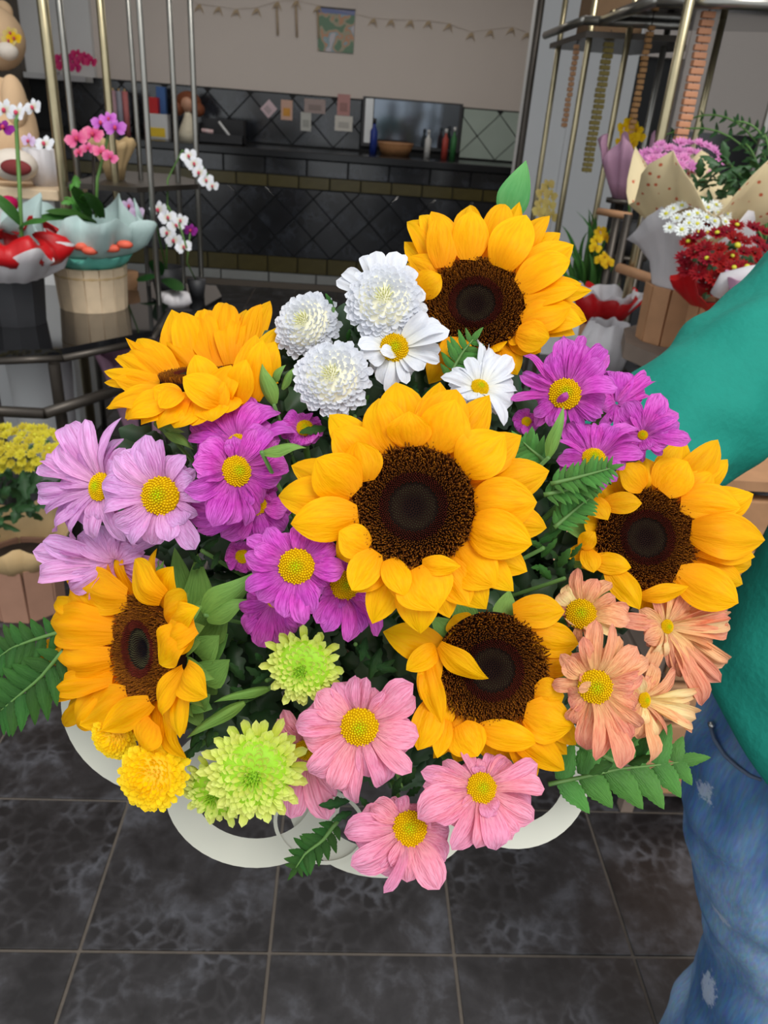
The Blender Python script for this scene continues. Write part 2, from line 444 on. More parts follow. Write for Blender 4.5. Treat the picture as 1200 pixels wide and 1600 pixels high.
M_leafd = petal_mat('leaf_dark', lin(34,62,32), lin(42,76,38), lin(48,86,40), lin(28,54,30), 7, 0.4, 0.12, 0.42, 0.25, 0.012, 0.5)
M_sepal = petal_mat('sepal_green', lin(126,164,74), lin(122,166,80), lin(136,182,94), lin(92,136,62), 5, 0.4, 0.15, 0.5, 0.12, 0.01, 0.4)
M_topleaf = petal_mat('sunflower_leaf', lin(84,150,80), lin(92,166,96), lin(110,176,100), lin(126,190,120), 3, 0.3, 0.2, 0.45, 0.05, 0.0, 0.4)
M_fern = petal_mat('fern_bright', lin(70,124,52), lin(84,144,62), lin(98,160,72), lin(58,104,46), 7, 0.4, 0.18, 0.42, 0.15, 0.01, 0.5, .25)
M_stem = plain('stem_green', lin(88,128,60), 0.5)
M_floret = vcol_mat('disc_floret', 0.7, .06)

def variants(mat, kind, n):
    out = []
    for k in range(n):
        r = random.Random(k * 13 + len(kind))
        if kind == 'sun':
            out.append(sheet('petal', mat, 12, 8, prof_sun(r.uniform(.38,.5), r.uniform(.4,.55), r.uniform(.85,1.1), r.uniform(1.9,2.4)),
                             r.uniform(.06,.16), r.uniform(.03,.10), r.uniform(-.10,.06), r.uniform(.0,.06), r.uniform(.015,.032), r.uniform(-.4,.4), k, r.uniform(-.06,.06)))
        elif kind == 'mum':
            out.append(sheet('petal', mat, 9, 8, prof_round(r.uniform(.58,.7), r.uniform(.26,.38), r.uniform(2,2.6), r.uniform(.5,.7)),
                             r.uniform(.05,.16), r.uniform(-.05,.09), r.uniform(-.14,.06), r.uniform(0,.05), .028, r.uniform(-.4,.4), k, r.uniform(-.12,.12)))
        elif kind == 'spoon':
            out.append(sheet('petal', mat, 6, 4, prof_round(.66, .45, 2.2, .55), r.uniform(-.18,-.08), -.12, r.uniform(.0,.12), 0, 0, 0, k))
    return out
V_sun = variants(M_sun, 'sun', 9)
V_mag = variants(M_magenta, 'mum', 7); V_lil = variants(M_lilac, 'mum', 7); V_pnk = variants(M_pink, 'mum', 7)
V_pch = variants(M_peach, 'mum', 7); V_crm = variants(M_cream, 'mum', 3); V_wht = variants(M_white, 'mum', 5)
V_wsp = variants(M_white, 'spoon', 4); V_grn = variants(M_green, 'spoon', 4); V_ylw = variants(M_yellow, 'spoon', 3)
V_sep = [sheet('sepal', M_sepal, 7, 4, prof_sun(.3,.6,1.1,1.4), .12, -.06, .10, .03, 0, 0, k) for k in range(3)]

def petal(parent, mesh, base, tip, w, nrm, roll=0.0, name='petal'):
    X = tip - base; L = X.length
    x = X.normalized(); z = (nrm - x * nrm.dot(x)).normalized(); z = (Matrix.Rotation(roll, 3, x) @ z)
    return put(name, mesh, parent, frame(x, z, base, L, w, L))

# ---- sunflower disc, built once at radius 1 facing +z
GA = math.pi * (3 - math.sqrt(5))
def dome_z(r): return 0.16 * (1 - r * r) - 0.14 * math.exp(-(r / 0.3) ** 2)
def sun_disc_meshes():
    rnd = random.Random(3)
    d = MB(); prof = [(1.0, -0.25), (1.03, -0.05)] + [(r, dome_z(r)) for r in (1.0, .9, .75, .6, .45, .3, .2, .1)] + [(0.01, dome_z(0))]
    d.lathe(prof, n=40, cap1=True)
    fl = MB(); n = 3000
    for i in range(n):
        r = math.sqrt((i + .5) / n); a = i * GA
        if r < 0.40: continue
        c = Vector((r*math.cos(a), r*math.sin(a), dome_z(r)))
        out = Vector((math.cos(a), math.sin(a), 0)); t = Vector((-out.y, out.x, 0))
        k = (r - .40) / .60
        hgt = 0.08 + 0.13 * k * rnd.uniform(.4, 1.3); lean = rnd.uniform(-.1, .5) * k + .05
        ax = (Vector((0, 0, 1)) + out * lean + t * rnd.uniform(-.5, .5) * k).normalized()
        w = 0.014 + 0.006 * k
        q = rnd.random()
        lo = (0.085, 0.022, 0.008)
        if k < .25: hi = (0.10 + .05*q, 0.018, 0.012)
        else: hi = (0.19 + .40 * q ** 3 * k, 0.058 + .15 * q ** 3 * k, 0.008)
        b = [c + (t*math.cos(j*2.094) + out*math.sin(j*2.094)) * w for j in range(3)]
        top = c + ax * hgt
        tt = [top + (t*math.cos(j*2.094+.5) + out*math.sin(j*2.094+.5)) * w * .5 for j in range(3)]
        k0 = len(fl.v); fl.v += b + tt; fl.c += [lo]*3 + [hi]*3
        fl.f += [[k0, k0+1, k0+4, k0+3], [k0+1, k0+2, k0+5, k0+4], [k0+2, k0, k0+3, k0+5], [k0+3, k0+4, k0+5]]
    sd = MB(); n2 = 1900
    for i in range(n2):
        r = math.sqrt((i + .5) / n2); a = i * GA
        if r > 0.415: break
        c = Vector((r*math.cos(a), r*math.sin(a), dome_z(r)))
        w = 0.0165; h = 0.045
        out = Vector((math.cos(a), math.sin(a), 0)); t = Vector((-out.y, out.x, 0))
        g = max(0, min(1, (r - .14) / .14)) * (1 if r < .36 else .3) * rnd.uniform(.6, 1)
        hi = (0.006 + .15*g, 0.006 + .14*g, 0.011 + .05*g)
        b = [c + (t*math.cos(j*1.571) + out*math.sin(j*1.571)) * w for j in range(4)]
        k0 = len(sd.v); sd.v += b + [c + Vector((0,0,h))]; sd.c += [(0.006,0.005,0.007)]*4 + [hi]
        sd.f += [[k0, k0+1, k0+4], [k0+1, k0+2, k0+4], [k0+2, k0+3, k0+4], [k0+3, k0, k0+4]]
    return (d.mesh('disc', plain('disc_brown', (0.016, 0.007, 0.005, 1), 0.9, spec=.05)), fl.mesh('outer_florets', M_floret, False, True),
            sd.mesh('seed_head', M_floret, False, True))
DISC, OUTF, SEED = sun_disc_meshes()

VASE = P(560, 1010, 0.80)       # where all stems meet in the holder
def stem(parent, c, n, rad, bend=0.06):
    pts = []; a = c - n * 0.004; b = VASE + Vector((random.uniform(-.02,.02), random.uniform(-.02,.02), random.uniform(-.01,.01)))
    m = a - n * min(bend, (a-b).length * .4)
    for i in range(7):
        t = i / 6; pts.append(a*(1-t)**2 + m*2*t*(1-t) + b*t*t)
    s = MB(); s.tube(pts, rad, 7); return s.build('stem', M_stem, parent)

def zz(z, q):
    return (z[0] + q[0]*z[2], z[1] + q[1]*z[2])

def sunflower(label, c, d, R, tilt, petals, zm=(0,0,1), sepals=12, spin=0.0, back=0.35, seed=1, nview=0.0):
    """petals: (tipx, tipy, width, layer[, basex, basey]) in the pixels of a zoom zm; R disc radius in photo pixels"""
    rnd = random.Random(seed)
    n = (-fwd + rgt*tilt[0] + upv*tilt[1]).normalized(); C = P(c[0], c[1], d); Rw = R * d / F
    fl = thing('sunflower', label, 'sunflower', C, 'sunflowers in the bouquet')
    x = (rgt - n*rgt.dot(n)).normalized(); x = Matrix.Rotation(spin, 3, n) @ x
    M = frame(x, n, C, Rw, Rw, Rw)
    put('disc', DISC, fl, M)
    a = put('outer_florets', OUTF, fl, M); a['kind'] = 'stuff'; b = put('seed_head', SEED, fl, M); b['kind'] = 'stuff'
    for i, p in enumerate(petals):
        tx, ty = zz(zm, p); w = p[2]*zm[2]*d/F; lay = p[3]
        lift = (-0.10, 0.10, 0.36)[lay] * Rw + rnd.uniform(-.03,.03)*Rw
        if len(p) > 6: tip = P(tx, ty, d + p[6])
        else: tip = onplane(tx, ty, C, n, lift)
        if len(p) > 5 and p[4] is not None:
            bx, by = zz(zm, (p[4], p[5])); base = P(bx, by, d + (.35 if p[6] > 0 else .85)*p[6]) if len(p) > 6 else onplane(bx, by, C, n, (-.05,.04,.20)[lay]*Rw)
        else:
            dr = tip - C; dr -= n*dr.dot(n); dr.normalize(); base = C + dr*Rw*(.9,.95,.99)[lay] + n*Rw*(-.10,.0,.14)[lay]
        nn = n*(1-nview) - fwd*nview
        if nview and lay == 2 and len(p) > 6 and p[6] <= 0: nn = n*.5 - fwd
        petal(fl, V_sun[rnd.randrange(len(V_sun))], base, tip, w*1.12, nn, rnd.uniform(-.25,.25))
    for k in range(sepals):
        an = 2*math.pi*k/sepals + rnd.uniform(-.2,.2); y = n.cross(x)
        dr = x*math.cos(an) + y*math.sin(an)
        base = C + dr*Rw*.8 - n*Rw*.28; tip = C + dr*Rw*rnd.uniform(1.35,1.75) - n*Rw*rnd.uniform(.3,.6)
        petal(fl, V_sep[k % 3], base, tip, Rw*.5, n, name='sepal')
    cup = MB(); cup.lathe([(.25,-.62),(.6,-.5),(.95,-.3),(1.0,-.2)], n=16); cup.build('receptacle', M_sepal, fl, M)
    stem(fl, C - n*Rw*.4, n, 0.0045)
    return fl

# ---- daisy disc built once: radius 1, facing +z
def daisy_disc():
    rnd = random.Random(5); s = MB(); dz = lambda r: .42*(1-r*r)
    s.lathe([(.9,-.25),(1,-.05),(.95,.05),(.7,dz(.7)),(.4,dz(.4)),(.05,dz(0))], n=20, cap1=True, col=(0.55,0.33,0.0))
    n = 170
    for i in range(n):
        r = math.sqrt((i+.5)/n); a = i*GA; g = max(0, 1 - r/.55)
        col = (0.80*(1-g)+.42*g, 0.52*(1-g)+.60*g, 0.005)
        q = rnd.uniform(.85,1.1); col = (min(1,col[0]*q), min(1,col[1]*q), col[2])
        s.ball((r*math.cos(a), r*math.sin(a), dz(r)+.03), .066, 5, 4, col, (1,1,1.5))
    return s.mesh('disc', M_floret, True, True)
DDISC = daisy_disc()
LEAF = [sheet('leaf', M_leaf, 14, 4, prof_lobed(4,.3,.42), .08, .10, -.06, .03, 0, 0, k) for k in range(3)]
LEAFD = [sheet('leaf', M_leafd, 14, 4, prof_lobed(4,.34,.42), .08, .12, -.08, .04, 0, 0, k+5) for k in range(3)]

def daisy(name, label, cat, group, V, c, d, R, tilt, petals, zm, seed=1, disc=True, extra=None, dome=0.0, fill=0, leaves=2, stemr=0.0022):
    """fill adds a random under-ring of petals so that the flower is whole from other sides"""
    rnd = random.Random(seed)
    cx, cy = zz(zm, c); Rw = R*zm[2]*d/F; n = (-fwd + rgt*tilt[0] + upv*tilt[1]).normalized(); C = P(cx, cy, d)
    fl = thing(name, label, cat, C, group)
    x = (rgt - n*rgt.dot(n)).normalized(); y = n.cross(x)
    if disc:
        o = put('disc', DDISC, fl, frame(x, n, C, Rw, Rw, Rw)); o['label'] = 'domed yellow centre of tiny florets'
    Ls = []; info = []
    np_ = len(petals)
    for i, p in enumerate(petals):
        tx, ty = zz(zm, p); w = p[2]*zm[2]*d/F
        lift = (p[3] if len(p) > 3 and p[3] is not None else rnd.uniform(-.45,.40)) * Rw
        tip = onplane(tx, ty, C, n, lift)
        if len(p) > 5: bx, by = zz(zm, (p[4], p[5])); base = onplane(bx, by, C, n, .2*Rw)
        else:
            dr = tip - C; dr -= n*dr.dot(n); Ls.append(dr.length); dr.normalize(); base = C + dr*Rw*.80 - n*Rw*.08
        VV = extra if (extra and rnd.random() < .3) else V
        petal(fl, VV[rnd.randrange(len(VV))], base, tip, w*1.02, n, rnd.uniform(-.6,.6)); info.append((math.atan2((tip-C).dot(y), (tip-C).dot(x)), ((tip-C) - n*(tip-C).dot(n)).length, w))
    info.sort()
    for i in range(len(info)):
        a0, l0, w0 = info[i]; a1, l1, w1 = info[(i+1) % len(info)]
        if i == len(info)-1: a1 += 2*math.pi
        k = min(4, int((a1-a0)/.40))
        for j in range(k):
            t = (j+1)/(k+1); an = a0+(a1-a0)*t + rnd.uniform(-.06,.06); l = (l0*(1-t)+l1*t)*rnd.uniform(.82,.96); dr = x*math.cos(an)+y*math.sin(an)
            petal(fl, V[rnd.randrange(len(V))], C + dr*Rw*.75 - n*Rw*.15, C + dr*l - n*Rw*rnd.uniform(.5,1.0), (w0+w1)/2*.95, n, rnd.uniform(-.5,.5))
    if Ls:
        Lm = sum(Ls)/len(Ls)*.9
        for k in range(fill):
            an = 2*math.pi*(k+rnd.uniform(-.3,.3))/fill; dr = x*math.cos(an)+y*math.sin(an)
            tip = C + dr*Lm*rnd.uniform(.8,.95) - n*Lm*rnd.uniform(.12,.3)
            petal(fl, V[rnd.randrange(len(V))], C + dr*Rw*.6 - n*Rw*.2, tip, Lm*.30, n, rnd.uniform(-.4,.4))
    cal = MB(); cal.lathe([(.2,-.9),(.6,-.6),(.85,-.3),(.9,-.2)], n=10); cal.build('calyx', M_sepal, fl, frame(x, n, C if disc else C - n*Rw*1.2, Rw, Rw, Rw))
    stem(fl, C - n*Rw*.7, n, stemr)
    for k in range(leaves):
        b = C + (VASE - C)*rnd.uniform(.25,.45) - n*.01; an = rnd.uniform(0, 6.28)
        petal(fl, LEAFD[rnd.randrange(3)], b, b + (x*math.cos(an)+y*math.sin(an))*rnd.uniform(.025,.045) + n*rnd.uniform(-.005,.012), .022, n, rnd.uniform(-.5,.5), 'leaf')
    return fl

def pompon(name, label, cat, group, V, c, d, R, tilt, n_p, seed=1, wid=.3, plen=.33, dome=.55, centre=None, ccol=None, sq=1.0, outer=0, rmin=.12, curl=.5):
    """double flower: petals in a spiral over a dome of R photo pixels"""
    rnd = random.Random(seed); Rw = R*d/F; n = (-fwd + rgt*tilt[0] + upv*tilt[1]).normalized(); C = P(c[0], c[1], d)
    fl = thing(name, label, cat, C, group)
    x = (rgt - n*rgt.dot(n)).normalized(); y = n.cross(x)
    core = MB(); core.lathe([(.2,-.45),(.55,-.3),(.72,-.05)]+[(r, dome*.8*(1-r*r)) for r in (.6,.4,.2,.05)], n=14, cap1=True)
    core.build('receptacle', centre, fl, frame(x, n, C, Rw, Rw, Rw))
    for i in range(n_p):
        r = rmin + (1-rmin)*math.sqrt((i+.5)/n_p); a = i*GA + rnd.uniform(-.12,.12)
        rb = max(0.02, r - plen*(.35+.65*r)); zb = dome*(1-rb*rb)*.75 - .12*r; zt = dome*1.12*(1-(r*.98)**2) + .10*(1-r) - .10*r**4
        dr = x*math.cos(a)+y*math.sin(a)
        rr = r*rnd.uniform(.94,1.04)
        base = C + (dr*rb + n*zb)*Rw; tip = C + (dr*rr*sq + n*(zt+rnd.uniform(-.03,.03)))*Rw
        w = wid*(.45+.55*r)*Rw
        petal(fl, V[rnd.randrange(len(V))], base, tip, w, (n*1.0 - dr*curl).normalized(), rnd.uniform(-.2,.2))
    for k in range(outer):
        an = 2*math.pi*k/outer + rnd.uniform(-.1,.1); dr = x*math.cos(an)+y*math.sin(an)
        petal(fl, V[rnd.randrange(len(V))], C + (dr*.6 - n*.1)*Rw, C + (dr*rnd.uniform(1.05,1.18) - n*rnd.uniform(.0,.15))*Rw, wid*1.05*Rw, n, rnd.uniform(-.2,.2))
    if ccol:
        cm = MB()
        for i in range(26):
            r = .16*math.sqrt(i/26); a = i*GA
            p = Vector((r*math.cos(a), r*math.sin(a), dome*.9)); cm.tube([p, p+Vector((p.x*.5,p.y*.5,.16))], [.016,.012], 4)
        cm.build('centre_florets', ccol, fl, frame(x, n, C, Rw, Rw, Rw))['kind'] = 'stuff'
    stem(fl, C - n*Rw*.4, n, .0022)
    return fl

# ------------------------------------------------------------------ BOUQUET : sunflowers
ZC = (420, 580, .38333)
sunflower('largest sunflower at the centre of the bouquet, facing the camera', (646, 793), .425, 95, (-.05, .10), [
    (520,25,200,0),(700,40,150,0),(905,90,150,0),(1035,255,160,0),(1158,400,170,0),(1155,640,150,0),(1060,820,150,0),(890,975,170,0),
    (1010,900,130,0),(620,1075,170,0),(420,1035,130,0),(270,760,140,0),(15,500,170,0),(80,380,140,0),(240,165,150,0),(110,600,150,0),
    (780,930,150,0),(740,1010,140,0),
    (440,95,170,1),(770,55,190,1),(690,110,150,1),(260,235,170,1),(345,905,140,1),(530,940,110,1),(930,880,180,1),(820,960,140,1),
    (570,158,165,2),(760,110,190,2),(965,255,190,2),(1100,535,195,2),(1078,710,180,2),(690,980,215,2,600,800),(560,920,105,2,490,765),(335,900,120,2,440,735),
    (285,650,130,2,405,725),(80,625,165,2,365,590),(190,350,195,2,350,500),(360,280,150,2,395,450),(785,795,75,2,625,785)], ZC, seed=11)
ZT = (600, 250, .3)
sunflower('sunflower at the top of the bouquet with one green leaf behind it', (743, 478), .53, 76, (-.12, .18), [
    (110,290,140,0),(185,245,150,0),(100,430,140,0),(440,205,150,0),(710,220,120,0),(870,295,130,0),(930,360,130,0),(1090,675,110,0),(1080,830,150,0),
    (1000,920,130,0),(820,1010,140,0),(640,1160,170,0),(230,1170,150,0),(110,520,120,0),(700,1120,140,0),(400,1150,130,0),
    (640,195,150,1),(240,270,150,1),(995,435,170,1),(1035,640,130,1),(1040,860,160,1),(760,940,140,1),(130,500,130,1),(560,1010,130,1),
    (290,270,150,2,310,560),(460,250,170,2,440,520),(745,270,200,2,605,560),(985,500,170,2,700,660),(1020,660,120,2,730,730),(985,760,170,2,715,840),(870,930,150,2,690,900),(600,1000,120,2),
    (300,590,140,2,180,700),(370,1060,150,2,370,920)], ZT, spin=1.0, seed=12)
ZR = (860, 660, .28333)
sunflower('sunflower at the right edge beside the green sleeve', (1007, 841), .505, 77, (.02, .12), [
    (740,75,200,0),(920,90,180,0),(1000,190,130,0),(1130,380,190,0),(1145,800,170,0),(1080,900,150,0),(1045,1005,150,0),(580,1085,150,0),(980,1010,110,0),
    (70,740,90,0),(170,800,90,0),(190,620,100,0),(365,260,120,0),(250,340,120,0),(500,1050,120,0),
    (530,190,200,1),(900,270,190,1),(1120,390,170,1),(1140,740,150,1),(990,960,150,1),(760,900,100,1),(180,550,110,1),
    (1195,650,230,2,775,600),(760,210,210,2,610,380),(1060,470,190,2,720,430),(1040,1000,220,2,700,830),(380,230,150,2,520,360),(510,445,110,2,300,450),(320,540,110,2,230,420),
    (250,600,90,2,170,690),(455,800,110,2,230,760),(505,1040,130,2,320,800),(240,830,100,2,200,700),(770,905,90,2,500,960)], ZR, spin=2.0, seed=13)
ZB = (580, 880, .3)
sunflower('sunflower low in the bouquet with one petal folded across its disc', (768, 1045), .465, 86, (.04, .04), [
    (50,350,180,0),(430,270,140,0),(1020,1000,160,0),(860,1140,150,0),(440,1050,150,0),(230,960,150,0),(1090,960,130,0),(1080,500,150,0),(640,1050,170,0),(250,700,110,0),
    (990,560,230,0),(740,1040,150,0),(320,1030,90,0),
    (1015,250,160,1,740,260),(1085,420,170,1,830,370),(540,960,200,1,420,830),(1020,1090,150,1,720,850),(380,870,110,1,380,680),(300,820,130,1),(400,380,120,1),
    (1060,850,220,2,800,780),(1010,690,170,2,850,680),(880,930,140,2,560,870),(560,1010,190,2,460,840),(260,720,110,2,340,470),(180,560,110,2,340,440),(370,850,110,2,290,500),
    (240,980,150,2,330,720),(340,1020,90,2,400,820)], ZB, spin=.4, seed=14)
# the petal that lies across the disc of the low sunflower
_s4 = [o for o in COL.objects if o.name.startswith('sunflower') and o.parent is None][-1]
_n = (-fwd + rgt*.04 + upv*.04).normalized(); _C = P(768,1045,.465)
petal(_s4, V_sun[2], onplane(686,1008,_C,_n,.012), onplane(764,1063,_C,_n,.018), .017, _n, .6)
ZL = (0, 840, .36667)
sunflower('sunflower at the lower left turned to face left with its green sepals showing', (228, 1012), .485, 81, (-.85, .0), [
    (495,40,120,0),(680,40,100,0),(400,65,120,0),(310,110,150,0),(180,380,140,0),(180,500,130,0),(250,810,130,0),(780,960,150,0),(830,420,110,0),(400,880,150,0),(550,850,130,0),(680,940,150,0),
    (820,700,120,0),
    (430,100,170,1),(280,190,170,1),(210,260,140,1),(215,660,150,1),(345,810,170,1),(520,810,150,1),(610,940,150,1),(800,840,130,1),(730,120,140,1),
    (560,90,160,2,690,260),(310,200,190,2,540,260),(180,360,190,2,480,390),(200,480,170,2,470,520),(225,650,110,2,480,600),(350,800,170,2,540,670),(440,820,120,2,640,700),(600,900,190,2,650,780),
    (810,230,120,2,700,340),(840,300,110,2,720,360),(670,540,150,2,800,400),(690,450,120,2,830,370),(670,770,110,2,780,560),(880,680,130,2,790,560),(760,860,120,2,780,620)], ZL, sepals=18, seed=15)
# long sepals that show on the right of the turned sunflower
_s5 = [o for o in COL.objects if o.name.startswith('sunflower') and o.parent is None][-1]
for i, (bx, by, tx, ty, w, dd) in enumerate([(800,330,740,20,110,.02),(820,340,832,45,120,.012),(830,330,880,135,130,.02),(840,380,925,205,110,.005),(850,440,972,235,150,.008),(840,500,945,405,120,-.004),(850,480,985,400,140,.02),
        (860,600,990,505,130,.0),(850,620,960,560,120,.02),(850,660,915,590,110,.012),(820,700,915,735,80,.01),(800,720,870,820,80,.02),(830,700,905,660,90,.006)]):
    a = zz(ZL,(bx,by)); b = zz(ZL,(tx,ty)); A, B = P(a[0],a[1],.500+dd), P(b[0],b[1],.500+dd-.006)
    petal(_s5, V_sep[i % 3], A, B, w*ZL[2]*.5/F*1.15, -fwd*.8+rgt*.5, random.uniform(-.4,.4), 'sepal')
ZS = (140, 440, .3)
sunflower('sunflower at the upper left seen from its side, opening upward', (300, 590), .52, 48, (-.15, 2.6), [
    (190,300,70,0,430,530,.03),(110,370,90,0,400,540,.03),(60,455,90,0,380,560,.01),(60,515,80,0,380,560,.01),(75,655,110,0,420,600,-.03),(170,710,150,0,450,600,-.035),
    (350,270,120,0,560,470,.05),(600,105,130,0,640,450,.055),(820,120,100,0,740,430,.055),(1025,215,120,0,830,470,.02),(940,85,130,0,800,420,.045),(700,690,120,0,640,560,-.03),(990,520,70,0,850,520,.0),
    (180,335,120,1,450,540,.03),(240,285,150,1,460,530,.035),(125,510,130,1,420,570,.0),(100,640,120,1,420,590,-.02),(720,70,150,1,690,440,.055),(890,90,100,1,790,430,.04),
    (430,155,200,2,520,480,.05),(480,165,170,2,560,480,.045),(600,130,210,2,680,440,.05),(740,130,160,2,740,430,.05),(810,170,110,2,770,440,.045),
    (545,370,150,2,640,620,-.028),(865,270,160,2,830,600,-.02),(965,300,150,2,860,590,-.02),(735,430,170,2,670,640,-.032),(480,490,150,2,700,630,-.042),(820,400,130,2,760,640,-.034),(900,290,130,2,850,620,-.026),(640,440,150,2,650,640,-.026),(330,560,130,2,480,640,-.034),(460,575,150,2,540,690,-.036),(700,520,120,2,640,660,-.04),
    (75,655,130,2,430,570,-.02),(170,712,140,2,440,580,-.03),(260,745,140,2,460,590,-.035),(350,765,150,2,500,600,-.04),(440,770,150,2,540,610,-.04),(540,760,160,2,580,600,-.04),(640,735,160,2,640,610,-.04),(720,690,150,2,700,600,-.04),(300,600,120,2,460,570,-.03),(360,655,120,2,470,570,-.045),(800,640,130,2,740,590,-.03),(860,580,110,2,790,560,-.02)], ZS, sepals=0, seed=16, nview=.6)
lf = sheet('leaf', M_topleaf, 14, 6, prof_sun(.38,.35,1.1,1.5), .06, .10, -.05, .01, 0, 0, 3)
o = put('sunflower_leaf', lf, None); o.matrix_basis = frame(P(824,250,.56)-P(792,345,.57), -fwd+rgt*.4, P(792,345,.57), .0455, .027, .0455)
tag(o, 'smooth pointed green leaf rising behind the top sunflower', 'leaf')

# ------------------------------------------------------------------ BOUQUET : chrysanthemums
GW, GP, GL, GM, GK, GH = ('white blooms in the bouquet', 'magenta blooms right of the top sunflower', 'lilac blooms at the left',
                          'magenta blooms left of the centre', 'pink blooms along the front', 'peach blooms at the lower right')
ZW = (400, 360, .36667)
M_wcen = plain('white_centre', lin(232,228,200), .6); M_wg = plain('floret_green_white', lin(224,224,160), .6)
pompon('button_chrysanthemum', 'largest white button flower, highest of the three, with loose outer petals on top', 'flower', GW, V_wsp, (600,472), .49, 66, (.0,.12), 190, 1, .21, centre=M_wcen, ccol=M_wg, dome=.42, rmin=.2, plen=.36)
_t = [o for o in COL.objects if o.parent is None][-1]
_n = (-fwd+upv*.12).normalized(); _C = P(600,472,.50)
for (x, y, w) in [(450,95,55),(510,75,75),(600,90,80),(680,155,70),(340,215,60),(360,165,60),(725,270,60),(735,340,50),(640,90,50)]:
    px, py = zz(ZW,(x,y)); tip = onplane(px,py,_C,_n,-.004); dr = (tip-_C).normalized()
    petal(_t, V_wht[random.randrange(5)], _C+dr*.014, tip, w*.36667*.5/F*1.1, _n)
pompon('button_chrysanthemum', 'white button flower nearest the sideways sunflower, smallest of the three', 'flower', GW, V_wsp, (480,508), .52, 58, (-.25,.15), 180, 2, .21, centre=M_wcen, ccol=M_wg, dome=.42, rmin=.2, plen=.36)
pompon('button_chrysanthemum', 'lowest white button flower, just above the magenta blooms', 'flower', GW, V_wsp, (520,591), .475, 66, (-.05,.1), 190, 3, .21, centre=M_wcen, ccol=M_wg, dome=.42, rmin=.2, plen=.36)
daisy('daisy_chrysanthemum', 'white daisy with a green-yellow eye below the largest white button flower', 'flower', GW, V_wht, (590,500), .485, 62, (.1,.05),
      [(540,660,80),(620,650,70),(560,700,70),(820,400,110),(830,430,100),(740,350,100),(430,490,90),(480,560,90),(790,560,50),(720,590,110),(680,600,90),(640,660,60),(440,520,80),(530,510,60,.9,600,530)], ZW, 21, fill=8)
daisy('daisy_chrysanthemum', 'white daisy half hidden behind the central sunflower, petals swept to the right', 'flower', GW, V_wht, (955,668), .485, 40, (.25,.5),
      [(785,620,50),(900,540,60),(945,460,50),(1000,490,80),(1030,510,80),(1090,540,80),(1100,590,70),(1120,670,90),(1100,740,100),(1070,830,90),(920,580,70),(900,720,90),(980,760,90),(1000,560,80)], ZW, 22, fill=8)
ZA = (780, 480, .26667)
daisy('daisy_chrysanthemum', 'magenta daisy with a wide yellow eye nearest the white daisy', 'flower', GP, V_mag, (385,508), .485, 95, (-.1,.15),
      [(640,200,100,-.5),(500,150,70,-.6),(370,150,60,-.6),(450,180,90,-.4),(660,270,90,-.5),(620,620,60),(560,670,60),(600,650,60,-.3),(300,250,110),(380,178,145),(490,208,135),(620,300,125),(540,380,110),(700,465,140),(140,260,62),(105,400,60),(55,545,60),
       (200,640,75),(290,700,80),(225,590,95),(190,510,75),(340,690,70),(400,500,50,1.1,340,560),(240,310,70,-.4)], ZA, 31, fill=10)
daisy('daisy_chrysanthemum', 'magenta bloom against the green sleeve, seen from behind its petals', 'flower', GP, V_mag, (690,560), .51, 16, (.4,.5),
      [(700,355,170),(770,390,140),(910,395,110),(870,470,120),(810,500,130),(640,370,130),(640,460,100),(840,560,110),(740,450,110,.6)], ZA, 32, fill=8, disc=False)
daisy('daisy_chrysanthemum', 'magenta daisy directly above the right sunflower, its petals fanned toward the sleeve', 'flower', GP, V_mag, (842,748), .495, 30, (-.3,.2),
      [(730,550,150),(945,500,130),(1055,605,140),(1070,680,130),(1135,775,100),(985,815,110),(700,690,70),(880,830,90),(1000,720,110),(870,600,100),(780,620,90),(1000,570,90)], ZA, 33, fill=8)
daisy('daisy_chrysanthemum', 'magenta daisy with upright yellow eye beside the green fern tips', 'flower', GP, V_mag, (555,885), .472, 70, (-.05,.6),
      [(380,670,120),(440,650,130),(520,670,130),(600,670,120),(680,670,130),(810,690,140),(840,770,130),(865,850,110),(350,780,120),(360,870,95),(660,960,90),(470,830,70),(720,920,80),(330,900,80)], ZA, 34, fill=8)
daisy('daisy_chrysanthemum', 'small shaded magenta bloom tucked under the white daisy', 'flower', GP, V_mag, (160,670), .50, 30, (.0,.2),
      [(90,620,80),(100,720,90),(150,750,80),(210,730,90),(220,660,80),(150,590,70)], ZA, 35, fill=6)
ZO = (30, 620, .375)
daisy('daisy_chrysanthemum', 'lilac daisy at the far left with its yellow eye turned sideways', 'flower', GL, V_lil, (335,375), .475, 60, (-.55,.15),
      [(180,90,120),(280,90,100),(410,70,70),(150,190,90),(60,275,105),(90,240,100),(60,400,95),(80,480,65),(160,500,100),(170,335,95),(140,560,110),(270,545,120),(350,220,120),(400,280,110),(240,200,100),(420,450,90),(300,130,90),(200,600,100)], ZO, 41, fill=10)
daisy('daisy_chrysanthemum', 'lilac daisy with a large round yellow eye beside the magenta blooms', 'flower', GL, V_lil, (588,412), .46, 82, (-.1,.05),
      [(740,640,95,-.5),(510,150,130),(430,215,100),(380,240,90),(575,165,90),(690,235,85),(720,330,95),(700,400,80),(700,445,85),(690,530,105),(625,605,95),(455,615,115),(395,545,115),(325,470,120),(330,390,115),(480,200,110),(560,280,100),(330,350,90,.1)], ZO, 42, fill=10)
daisy('daisy_chrysanthemum', 'lilac bloom hanging down behind the left sunflower, eye hidden', 'flower', GL, V_lil, (400,690), .505, 18, (-.3,-.15),
      [(30,640,100),(60,745,95),(100,600,100),(190,815,90),(260,570,115),(340,530,110),(430,570,100),(140,660,100),(180,745,100),(230,700,90),(520,640,90)], ZO, 43, fill=8, disc=False)
